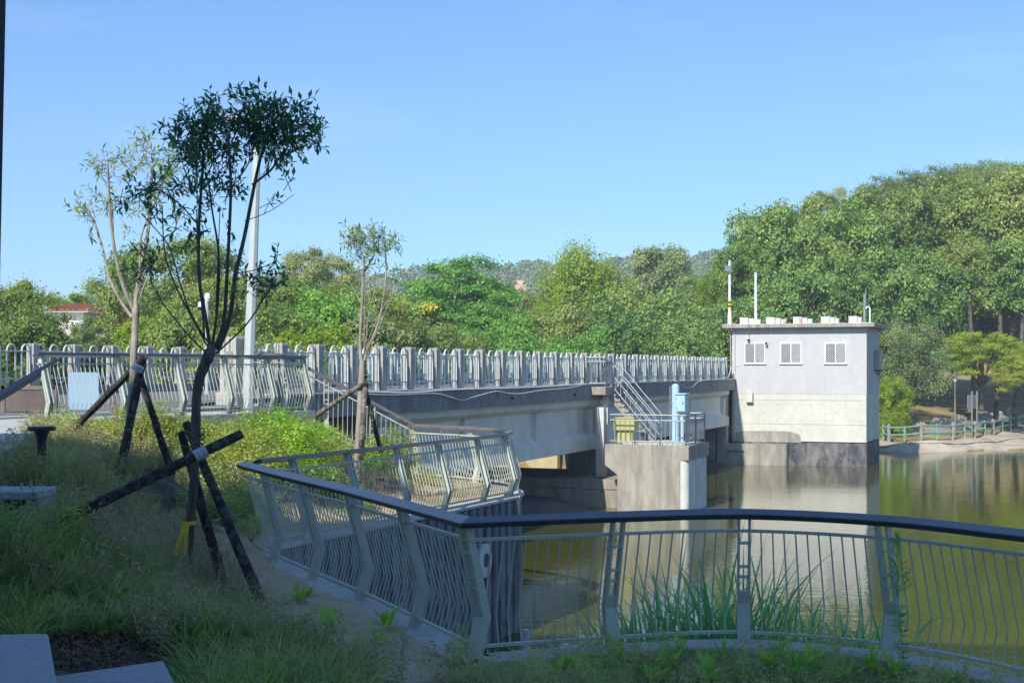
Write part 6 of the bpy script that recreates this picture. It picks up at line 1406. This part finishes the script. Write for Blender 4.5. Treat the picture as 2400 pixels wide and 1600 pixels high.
bwp = [(1345, 1560, .34), (1390, 1575, .3), (1450, 1545, .36), (1560, 1560, .38), (1590, 1530, .3), (1690, 1535, .28), (1800, 1560, .38), (1830, 1530, .26), (1870, 1580, .42), (1900, 1560, .46), (1980, 1590, .34), (2040, 1560, .3), (2095, 1575, .36), (1660, 1590, .38), (1980, 1565, .25), (905, 1460, .4), (890, 1490, .32), (775, 1470, .36), (700, 1410, .32), (640, 1500, .3), (760, 1450, .3), (720, 1385, .25), (1310, 1580, .3), (2180, 1580, .26), (2240, 1590, .24), (1530, 1590, .28), (600, 1270, .4), (470, 1285, .42), (500, 1160, .35), (1745, 1590, .22)]
for i_, (px, py, s_) in enumerate(bwp):
    p = PZ(px, py, .05 if px > 1000 else .12); p.z = h1(p.x, p.y)
    o = link('broad_weed', BW[i_ % 3], None, tuple(p), (0, 0, i_*1.7)); o.scale = (s_, s_, s_*1.1)
    if px < 1000: tagit(o, 'light green broad leafed weed '+('on the sand beside the near fence corner' if px > 700 else 'on the slope round the foot of the dark tree'), 'weed', 'broad leafed weeds '+('by the fence corner' if px > 700 else 'by the dark tree'))
    else:
        zz = 'left of the left twin bar post' if px < 1470 else 'between the left and middle fence posts' if px < 1745 else 'between the middle and right fence posts' if px < 2085 else 'right of the right fence post'
        tagit(o, 'light green broad leafed weed below the kerb, '+zz, 'weed', 'broad leafed weeds '+zz)
# bright palmate seedling near the long log
r2 = np.random.default_rng(8); P = np.array([PD(140+r2.uniform(-60, 60), 1225+r2.uniform(-40, 45), 13.4) for _ in range(150)]); P[:, 1] += r2.uniform(-.25, .25, 150)
V, Q = leaf_quads(P, rdir(r2, 150)*np.array([1, 1, .4]), np.array([0, 0, 1.0])+r2.normal(size=(150, 3))*.4, .09, .032, .05)
tagit(link('vine', mesh_np('vine', V, Q, mat=M['g_broad'])), 'bright small leafed vine at the foot of the long charred log', 'vine')
# reeds behind the front fence
r2 = np.random.default_rng(15)
CL = [(1485, 15.4, 22, 1.95, 'thin clump of reeds just right of the left twin bar post'), (1545, 15.3, 42, 2.05, 'broad bladed reed clump second from the left'), (1605, 15.6, 46, 2.15, 'reed clump left of the middle fence post, in front of the pier reflection'), (1660, 15.3, 50, 2.0, 'dense reed clump a little left of the middle fence post'), (1712, 15.8, 44, 2.35, 'tallest reed clump left beside the middle fence post'),
 (1775, 15.4, 44, 2.25, 'tall reed clump right beside the middle fence post'), (1835, 15.2, 44, 1.75, 'medium reed clump right of the middle fence post'), (1885, 15.5, 36, 1.65, 'low reed clump before the pump house reflection'), (1965, 15.2, 22, 1.45, 'short sparse reeds in the gap before the right fence post'), (2035, 15.3, 30, 1.8, 'reed clump just left of the right fence post'), (1510, 15.0, 26, 1.45, 'short reeds in front of the leftmost clump')]
for i_, (px, D, n, h_, rlab) in enumerate(CL):
    n = int(n*1.5); h_ = h_*.86; x = XD(px, D); P = np.stack([x+r2.normal(size=n)*.16, D+r2.normal(size=n)*.2, np.full(n, -1.35)], -1)
    V, Q = blades_np(r2, P, h_, .058, .4, seg=7, lean=.15); V2, Q2 = blades_np(r2, P+r2.normal(size=(n, 3))*np.array([.15, .15, .3])+np.array([0, 0, .5]), h_*.5, .03, 1.0, seg=5, lean=.6)
    o = link('reed_clump', mesh_np('reed_clump', np.concatenate([V, V2])-np.array([x, D, -1.35]), np.concatenate([Q, Q2+len(V)]), mat=M['g_reed']), None, (x, D, -1.35))
    tagit(o, rlab, 'reeds', 'reed clumps behind the near fence')
m = MB(); m.loft([[(-.2, y, z), (5, y, z)] for y, z in ((13.4, -1.2), (14.6, -1.3), (15.6, -1.45), (16.4, -3.4))], closed=False, cap=False)
gx = np.linspace(.9, 4.6, 30); P = []
for x in gx:
    yb = np.interp(x, [p[0] for p in FP[2:][::-1]], [p[1] for p in FP[2:][::-1]])
    P.append([(x, yb+.05+dy, z+.08*math.sin(x*3+dy)) for dy, z in ((0, -1.0), (.8, -1.15), (1.6, -1.35), (2.4, -1.8), (3.0, -3.4))])
P = np.array(P); V = P.reshape(-1, 3); I = (np.arange(29)[:, None]*5+np.arange(4)[None]).ravel()
V = V.copy(); e_ = (np.repeat(gx, 5) < 1.1) | (np.repeat(gx, 5) > 4.4); V[e_, 2] -= 1.5
o = link('mud_ledge', mesh_np('mud_ledge', V, np.stack([I, I+5, I+6, I+1], -1), mat=M['ground'], smooth=True)); o['kind'] = 'structure'
# tall thin weed in front of the right post
r2 = np.random.default_rng(31); b = PZ(2122, 1590, 0); b.z = h1(b.x, b.y); H_ = 1.25; P = []; Dd = []; mb = MB()
tip = b+Vector((-.07, 0, H_)); mb.tube([b, b.lerp(tip, .5)+Vector((-.03, 0, 0)), tip], [.007, .005, .002], 5)
for j in range(260):
    f = r2.random()**.8; q = b.lerp(tip, f)+Vector((-.03*math.sin(f*3.1), 0, 0)); a = r2.uniform(0, 6.28)
    if f < .55: P.append(q); Dd.append((math.cos(a), math.sin(a), r2.uniform(-.3, .6)))
    else:
        L_ = .16*(1-(f-.55)/.5); e = q+Vector((math.cos(a)*L_, math.sin(a)*L_, L_*.7)); mb.tube([q, e], [.0015, .001], 3, False)
        for _ in range(4): P.append(q.lerp(e, r2.uniform(.3, 1))); Dd.append(tuple(rdir(r2, 1)[0]))
P = np.array(P); fz = (P[:, 2]-b.z)/H_; V, Q = leaf_quads(P, np.array(Dd), rdir(r2, len(P))+np.array([0, 0, .5]), np.where(fz < .5, .1, .022), np.where(fz < .5, .014, .007), .03)
t = thing('tall_weed', 'single tall feathery weed in front of the right hand fence post', 'weed', tuple(b)); build('stem', mb, M['g_reed'], t); link('foliage', mesh_np('foliage', V-np.array(b), Q, mat=M['g_reed']), t)
# feathery dry grass plumes by the straight fence
for i_, (px, py0, py1) in enumerate(((958, 1110, 985), (1032, 1110, 995), (1072, 1110, 990), (1055, 1180, 1060), (1090, 1190, 1090))):
    D = 27.6+i_*.3; m = MB(); A_ = PD(px+12, py0+60, D); B_ = PD(px, py1, D); m.tube([A_, A_.lerp(B_, .6)+Vector((.03, 0, 0)), B_], [.008, .006, .003], 4)
    for k in range(14):
        q = A_.lerp(B_, .7+.3*k/14); m.tube([q, q+Vector((r2.uniform(-.05, .05), r2.uniform(-.05, .05), .12))], [.004, .001], 3, False)
    tagit(build('grass_plume', m, M['g_dry'], None), 'thin dry grass plume standing inside the straight fence', 'grass plume', 'dry grass plumes')
# air
HAZE = .0007
if HAZE:
    m = MB(); m.box((0, 270, 40), (1300, 640, 92)); 
    hm, n, out = newmat('air_haze'); pv = n.nodes.new('ShaderNodeVolumePrincipled'); pv.inputs['Color'].default_value = (.80, .88, 1, 1); pv.inputs['Density'].default_value = HAZE; pv.inputs['Anisotropy'].default_value = 0.0
    n.links.new(pv.outputs[0], out.inputs['Volume']); o = build('haze', m, hm); o['kind'] = 'stuff'
# small site details -------------------------------------------------------
v_, z_ = vface_u(1722, 800, UB)
m = MB(); a_ = W(UB-.04, v_, 4.8); m.tube([a_, W(UB-.04, v_, 1.0), W(UB-.04, v_, -1.35)], .035, 8)
for zz in (4.2, 2.6, .9, -.7): m.box(W(UB-.03, v_, zz), (.12, .05, .04), BANG-math.pi/2)
tagit(build('downpipe', m, M['wash'], None), 'slim grey downpipe down the left edge of the pump house front', 'pipe')
# floating leaves on the water
r2 = np.random.default_rng(61); n = 900; px_ = r2.uniform(1250, 2400, n); D_ = r2.uniform(16, 40, n); P = np.stack([(px_-1200)/F*D_, D_, np.full(n, WZ+.006)], -1)
c_ = r2.integers(0, 30, n); cl = np.stack([r2.uniform(1, 8, 30), r2.uniform(17, 32, 30)], -1); g_ = r2.random(n) < .7; P[g_, :2] = cl[c_[g_]]+r2.normal(size=(g_.sum(), 2))*np.array([.7, .5])
k_ = (P[:, 0] > 0.6+0*P[:, 1]); P = P[k_]; V, Q = leaf_quads(P, rdir(r2, len(P))*np.array([1, 1, 0.0])+1e-3, np.array([[0, 0, 1.0]]*len(P)), .05*r2.uniform(.4, 1.2, len(P)), .025)
tagit(link('floating_leaves', mesh_np('floating_leaves', V, Q, mat=M['g_dry'])), 'small dead leaves floating on the pond', 'leaves', kind='stuff')
